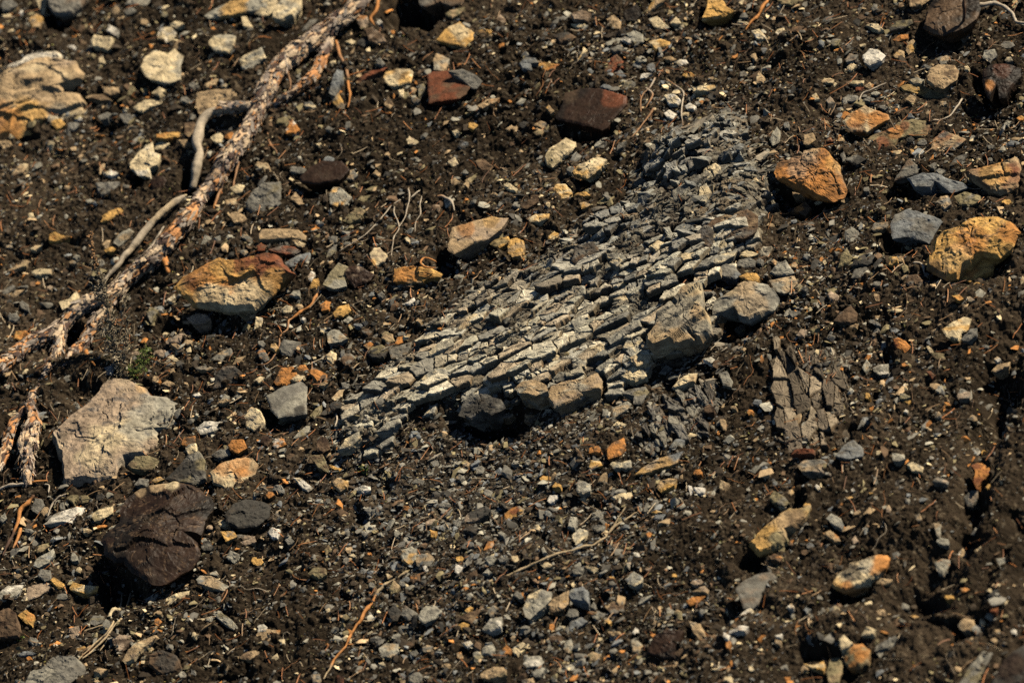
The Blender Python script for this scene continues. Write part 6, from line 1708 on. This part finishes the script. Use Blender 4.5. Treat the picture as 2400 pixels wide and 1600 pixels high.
for i, (q, stl) in enumerate(RL): root_part(root, 'rootlet', q, 6, 40+i, stl, base, 0, M_WOOD)

def twig(name, label, lines, style, seed, cat='twig', group=None):
    c0 = hit(np.array([lines[0][0][0]*1.]), np.array([lines[0][0][1]*1.]))[0]
    V, F0, F1, Cc, off = [], [], [], [], 0
    for i, q in enumerate(lines):
        v, f, c, _ = root_mesh(q, 3, seed+i, style if isinstance(style, str) else style[i], sides=8); V.append(v); F0.append(f[0]+off); F1.append(f[1]+off); Cc.append(c); off += len(v)
    me = make_mesh(name, np.concatenate(V)-c0, [np.concatenate(F0), np.concatenate(F1)], np.concatenate(Cc), M_WOOD, smooth=True)
    return tag(put(name, me, c0), label, cat, group)
def px_(o, sc, r, *q, lift=3): return [(o[0]+a*sc, o[1]+b*sc, r, lift) for a, b in q]
s1, s2 = .34052, .33937
twig('rootlet', 'bright orange rootlet dropping in from the top edge right of centre', [px_((1200, 0), s1, 4, (1800, -60), (1760, 0), (1700, 90), (1640, 165), (1605, 208))], 'orange', 100, 'rootlet')
twig('twig', 'smooth pale grey forked twig in the top right corner', [px_((1800, 0), s1, 5, (1370, -20), (1430, 32), (1490, 38), (1550, 20), (1620, 50), (1680, 90), (1710, 145), (1790, 170), lift=14), px_((1800, 0), s1, 3.5, (1550, 20), (1570, -10), (1590, -50), lift=14)], 'white', 101)
twig('twig', 'thin upright black strip standing in for a twig shadow on the near black boulder', [[(1800+1350*s1, 225*s1, 3, 2), (1800+1345*s1, 120*s1, 3.5, 60), (1800+1350*s1, 0, 3.5, 90), (1800+1350*s1, -30, 3.5, 100)]], 'dark', 102)  # dark tube modelled in place of a stick's cast shadow
twig('rootlet', 'knobbly pink brown rootlet above the rust streaked olive slab', [px_((1800, 0), s1, 2.8, (1340, 680), (1320, 720), (1290, 755), (1240, 800), (1180, 832), (1155, 868)), px_((1800, 0), s1, 2, (1185, 832), (1150, 828), (1130, 830))], 'white/root', 103, 'rootlet')
twig('rootlet', 'orange rootlet with a black lower end right of the large rust capped boulder', [px_((600, 534), s1, 3.4, (420, 450), (400, 490), (370, 540), (320, 565), (270, 610), (225, 640), (215, 690), (180, 730), (160, 755)), px_((600, 534), s1, 2, (160, 755), (155, 820), (120, 890), (80, 935), (0, 945))], ['orange/root', 'dark/root'], 104, 'rootlet')
twig('rootlet', 'long orange and straw rootlet curving down to the bottom edge', [px_((600, 1068), s2, 3.6, (1050, 790), (980, 830), (900, 880), (840, 940), (800, 1010), (745, 1085), (735, 1130), (690, 1180), (655, 1240), (620, 1310), (540, 1400), (500, 1480), (460, 1540)), px_((600, 1068), s2, 2, (735, 1135), (780, 1140), (820, 1130)), px_((600, 1068), s2, 1.8, (880, 890), (850, 885)), px_((600, 1068), s2, 1.8, (625, 1305), (670, 1300))], 'orange/straw', 110, 'rootlet')
twig('straw', 'long pale forked straw lying on the gravel, lower middle', [px_((1200, 1068), s2, 2.8, (-180, 880), (0, 812), (130, 750), (250, 700), (420, 645), (570, 605), (640, 565), (690, 500), (740, 425), (785, 348), lift=5), px_((1200, 1068), s2, 2.6, (650, 555), (710, 485), (790, 430), (858, 385), lift=4), px_((1200, 1068), s2, 2, (590, 625), (605, 590), (608, 565)), px_((1200, 1068), s2, 2, (680, 625), (690, 580))], 'straw', 112, 'straw')
twig('twig', 'bundle of thin straw coloured twigs under the huge black brown boulder', [px_((0, 1068), s2, 2.8, (845, 950), (835, 1040), (800, 1120), (760, 1200), (680, 1270), (610, 1340), (540, 1410), lift=8), px_((0, 1068), s2, 2.8, (905, 945), (880, 1040), (855, 1110), (790, 1170), (735, 1250), (650, 1330), (570, 1400), lift=8), px_((0, 1068), s2, 2, (770, 1190), (740, 1270), (690, 1350)), px_((0, 1068), s2, 2, (740, 1160), (640, 1190), (580, 1210), (570, 1250))], 'straw', 116)
twig('rootlet', 'pale branching roots standing in soil in the upper middle', [px_((600, 0), s1, 1.7, (1050, 1295), (1058, 1350), (1045, 1420), (1020, 1500), (980, 1568), lift=10), px_((600, 0), s1, 1.7, (995, 1375), (930, 1420), (880, 1480), (830, 1540), (700, 1650), (570, 1730), lift=8), px_((600, 0), s1, 1.8, (1130, 1310), (1090, 1340), (1060, 1365), lift=10)], 'white', 122, 'rootlet')
twig('rootlet', 'two thin white hair roots hanging right of the pale branching roots', [px_((600, 0), s1, 1.5, (1140, 1345), (1130, 1410), (1130, 1480), (1100, 1520), (1095, 1600), lift=8), px_((600, 0), s1, 1.5, (960, 1400), (950, 1460), (975, 1520), (985, 1570), (950, 1630), (940, 1700), (930, 1760), lift=6)], 'white', 126, 'rootlet')
twig('rootlet', 'tangle of thin pinkish roots right of the dark purple slab', [px_((1200, 0), s1, 2.2, (985, 530), (950, 600), (900, 650), (885, 700), (890, 770), lift=6), px_((1200, 0), s1, 2.2, (920, 600), (970, 650), (940, 710), (915, 750), lift=5), px_((1200, 0), s1, 2.6, (985, 745), (940, 800), (890, 870), (820, 950), lift=5), px_((1200, 0), s1, 2, (1060, 550), (1130, 590), (1180, 640), (1175, 700), (1165, 780), (1180, 870), lift=6), px_((1200, 0), s1, 2, (1180, 640), (1240, 695))], 'white/root', 130, 'rootlet')
twig('root_piece', 'orange and black peeling root end near the left edge below the stub', [px_((0, 1068), s2, 5, (240, 275), (190, 330), (145, 370), (130, 440), (95, 530), (50, 620), (10, 690), lift=8), px_((0, 1068), s2, 3.5, (145, 500), (110, 590), (85, 640), lift=4)], ['dark/orange', 'root/orange'], 136, 'root')
twig('rootlet', 'pale rootlet running from the left edge to the bark stub', [px_((0, 1068), s2, 4.5, (-60, 260), (0, 228), (60, 205), (140, 200), (180, 185), lift=4), px_((0, 1068), s2, 2.8, (180, 185), (260, 175), (330, 172))], ['white', 'orange'], 140, 'rootlet')
twig('rootlet', 'white fuzzy rootlets left of the huge black brown boulder', [px_((0, 1068), s2, 1.8, (300, 195), (335, 200), (335, 260)), px_((0, 1068), s2, 2, (420, 265), (380, 310), (350, 360), (330, 420), lift=6), px_((0, 1068), s2, 1.8, (410, 280), (360, 330), (335, 390)), px_((0, 1068), s2, 1.8, (460, 260), (400, 290), (370, 350))], 'white', 144, 'rootlet')
twig('rootlet', 'twisted pale rootlet beside the lower left end of the outcrop', [px_((600, 534), s1, 2.6, (548, 1275), (558, 1320), (545, 1370), (548, 1410), lift=4)], 'white', 150, 'rootlet')
twig('rootlet', 'curved tan rootlet below the broad blue grey boulder', [px_((1800, 534), s1, 2.6, (1000, 240), (1045, 240), (1068, 265), (1075, 315), lift=5)], 'root/white', 152, 'rootlet')
twig('rootlet', 'loop of orange rootlet over the half buried ochre stone', [px_((600, 534), s1, 2.2, (1240, 240), (1200, 215), (1150, 208), (1135, 235), (1160, 262), (1240, 272), lift=32)], 'orange', 154, 'rootlet')
twig('straw', 'thin pale grass stem near the upper left margin of the right half', [px_((1800, 0), s1, 2, (625, 695), (650, 645), (700, 625), (760, 595), (815, 568), lift=5)], 'white', 156, 'straw')
twig('rootlet', 'arched root stub in the upper middle below the small pale chips', [px_((600, 0), s1, 3.6, (1240, 1360), (1290, 1352), (1330, 1375), (1355, 1420), (1368, 1455), lift=8)], 'root/white', 158, 'rootlet')

# ------------------------------------------------------------------ the dried sagebrush stalk and green sprigs
def world_up_path(px0, py0, pts):
    """stem standing from the ground: pts are photo pixels; kept in the upright plane through the foot"""
    g0 = hit(np.array([px0*1.]), np.array([py0*1.]))[0]; out = []
    nrm = Fl.copy()
    for (x_, y_) in pts:
        X = (x_-1200)/1000; Y = (800-y_)/1000; d = X*Rl+Y*Ul+DIST*Fl; t = (g0-CAMl).dot(nrm)/d.dot(nrm); out.append(CAMl+t*d)
    return np.array(out), g0
def smoothp(p, n):
    d = np.concatenate([[0], np.cumsum(np.linalg.norm(p[1:]-p[:-1], axis=1))]); s_ = np.linspace(0, d[-1], n); q = np.stack([np.interp(s_, d, p[:, i]) for i in range(3)], -1)
    k = 5; 
    for i in range(3): q[:, i] = np.convolve(np.pad(q[:, i], 2, 'edge'), np.ones(5)/5, 'valid')
    return q
E_ = lambda a, b: (a*s1, 534+b*s1)
st1, g0 = world_up_path(280, 884, [E_(822, 1030), E_(810, 930), E_(795, 820), E_(775, 700), E_(745, 560), E_(715, 430), E_(680, 320), E_(648, 230), E_(625, 130), E_(622, 50), E_(636, 0)])
st2, _ = world_up_path(280, 884, [E_(800, 850), E_(830, 720), E_(850, 600), E_(865, 500), E_(868, 445)])
st3, _ = world_up_path(280, 884, [E_(810, 950), E_(850, 880), E_(880, 800), E_(860, 700)])
st4, _ = world_up_path(280, 884, [E_(825, 1020), E_(790, 900), E_(740, 780), E_(700, 690), E_(705, 600)])
st5, _ = world_up_path(280, 884, [E_(740, 560), E_(700, 500), E_(650, 440), E_(640, 400)])
plant = empty('sagebrush_plant', g0); tag(plant, 'small dried sagebrush with a seed stalk, standing before the root fork', 'plant')
stems = [smoothp(q, 40) for q in (st1, st2, st3, st4, st5)]
v, f, c = tubes_multi(stems, [np.linspace(.0034, .0016, 40)]+[np.linspace(.002, .0010, 40)]*4, [np.array([.20, .14, .09])]*5, 6)
put('stem', make_mesh('stem', v-g0, f, c, M_WOOD, True), (0, 0, 0), plant)
rg = np.random.default_rng(5); paths, rad, cl = [], [], []
def curly(org, L, up=.3):
    m = 9; d = rg.normal(0, 1, 3); d += UPl*up; d /= np.linalg.norm(d); ax = rg.normal(0, 1, 3); ax /= np.linalg.norm(ax); w_ = rg.normal(0, 3.5)
    p = [np.array(org)]
    for i in range(m-1):
        a_ = w_/m; d = d*math.cos(a_)+np.cross(ax, d)*math.sin(a_)+ax*ax.dot(d)*(1-math.cos(a_)); p.append(p[-1]+d*L/m)
    return np.array(p)
dens = [(0, 380, .010, .26, .62), (1, 60, .012, .25, 1), (2, 110, .014, .1, 1), (3, 120, .014, .1, .95), (4, 55, .010, .2, 1), (0, 90, .008, .62, .80)]
for si, n_, w_, a0, a1 in dens:
    for _ in range(n_):
        i = int(39*rg.uniform(a0 if si else .02 if w_ > .009 else a0, a1)); o3 = stems[si][i]+rg.normal(0, w_*.55, 3)
        paths.append(curly(o3, rg.uniform(.010, .022))); rad.append(np.linspace(.0014, .0007, 9)); cl.append(np.array([[.34, .28, .19], [.20, .17, .11], [.40, .34, .24], [.12, .10, .07]][rg.integers(0, 4)]))
v, f, c = tubes_multi(paths, rad, cl, 4); o = put('dried_leaves', make_mesh('dried_leaves', v-g0, f, c, M_LEAF), (0, 0, 0), plant); o['kind'] = 'stuff'
n = 110; i = (39*(1-rg.random(n)*.30)).astype(int); pos = stems[0][i]+rg.normal(0, .0032, (n, 3)); s_ = rg.uniform(.0026, .0048, n)
v, f, c = instance(pr_flake, pos, rots(rg.uniform(0, 6, n), rg.uniform(0, 2, n), rg.uniform(0, 6, n)), np.stack([s_]*3, -1), np.array([.30, .17, .08])*rg.uniform(.5, 1.6, (n, 1)))
put('seed_head', make_mesh('seed_head', v-g0, f, c, M_LEAF), (0, 0, 0), plant)
def sprig(centres, n, L, spread, green=((.10, .16, .03), (.16, .21, .05), (.22, .25, .07), (.06, .10, .03))):
    paths, rad, cl = [], [], []
    for (cx, cy, foot) in centres:
        g1 = hit(np.array([foot[0]*1.]), np.array([foot[1]*1.]))[0]; q, _ = world_up_path(foot[0], foot[1], [foot, ((cx+foot[0])/2, (cy+foot[1])/2-4), (cx, cy)]); q = smoothp(q, 12)
        paths.append(q); rad.append(np.linspace(.0012, .0006, 12)); cl.append(np.array([.14, .15, .06]))
        for _ in range(n):
            i = rg.integers(4, 12); o3 = q[i]+rg.normal(0, spread, 3)
            for _ in range(3): paths.append(curly(o3, rg.uniform(.6, 1.2)*L, .9)); rad.append(np.linspace(.0009, .0004, 9)); cl.append(np.array(green[rg.integers(0, 4)]))
    return tubes_multi(paths, rad, cl, 4)
v, f, c = sprig([(E_(1040, 820)[0], E_(1040, 820)[1], (315, 880)), (E_(1000, 830)[0], E_(1000, 830)[1], (312, 880)), (E_(1020, 900)[0], E_(1020, 900)[1], (310, 882)), (E_(960, 950)[0], E_(960, 950)[1], (305, 884)), (E_(930, 960)[0], E_(930, 960)[1], (300, 886)), (E_(990, 980)[0], E_(990, 980)[1], (308, 888))], 26, .011, .006)
o = put('green_sprig', make_mesh('green_sprig', v-g0, f, c, M_LEAF), (0, 0, 0), plant); o['kind'] = 'stuff'
v, f, c = sprig([(E_(745, 640)[0], E_(745, 640)[1], (262, 770)), (E_(735, 760)[0], E_(735, 760)[1], (262, 800)), (E_(720, 890)[0], E_(720, 890)[1], (258, 850)), (E_(820, 940)[0], E_(820, 940)[1], (280, 880))], 6, .008, .003)
o = put('green_sprig', make_mesh('green_sprig', v-g0, f, c, M_LEAF), (0, 0, 0), plant); o['kind'] = 'stuff'
for (cx, cy, lab) in ((855, 1103, 'tiny grey green seedling beside a straw, below the outcrop\'s lower left tip'), (42, 1496, 'tiny green seedling on the brown boulder at the left edge')):
    gg = hit(np.array([cx*1.]), np.array([cy+6.]))[0]
    v, f, c = sprig([(cx-8, cy-3, (cx, cy+5)), (cx+9, cy-5, (cx, cy+5)), (cx, cy-9, (cx, cy+5))], 9, .009, .004); tag(put('seedling', make_mesh('seedling', v-gg, f, c, M_LEAF), gg), lab, 'seedling')
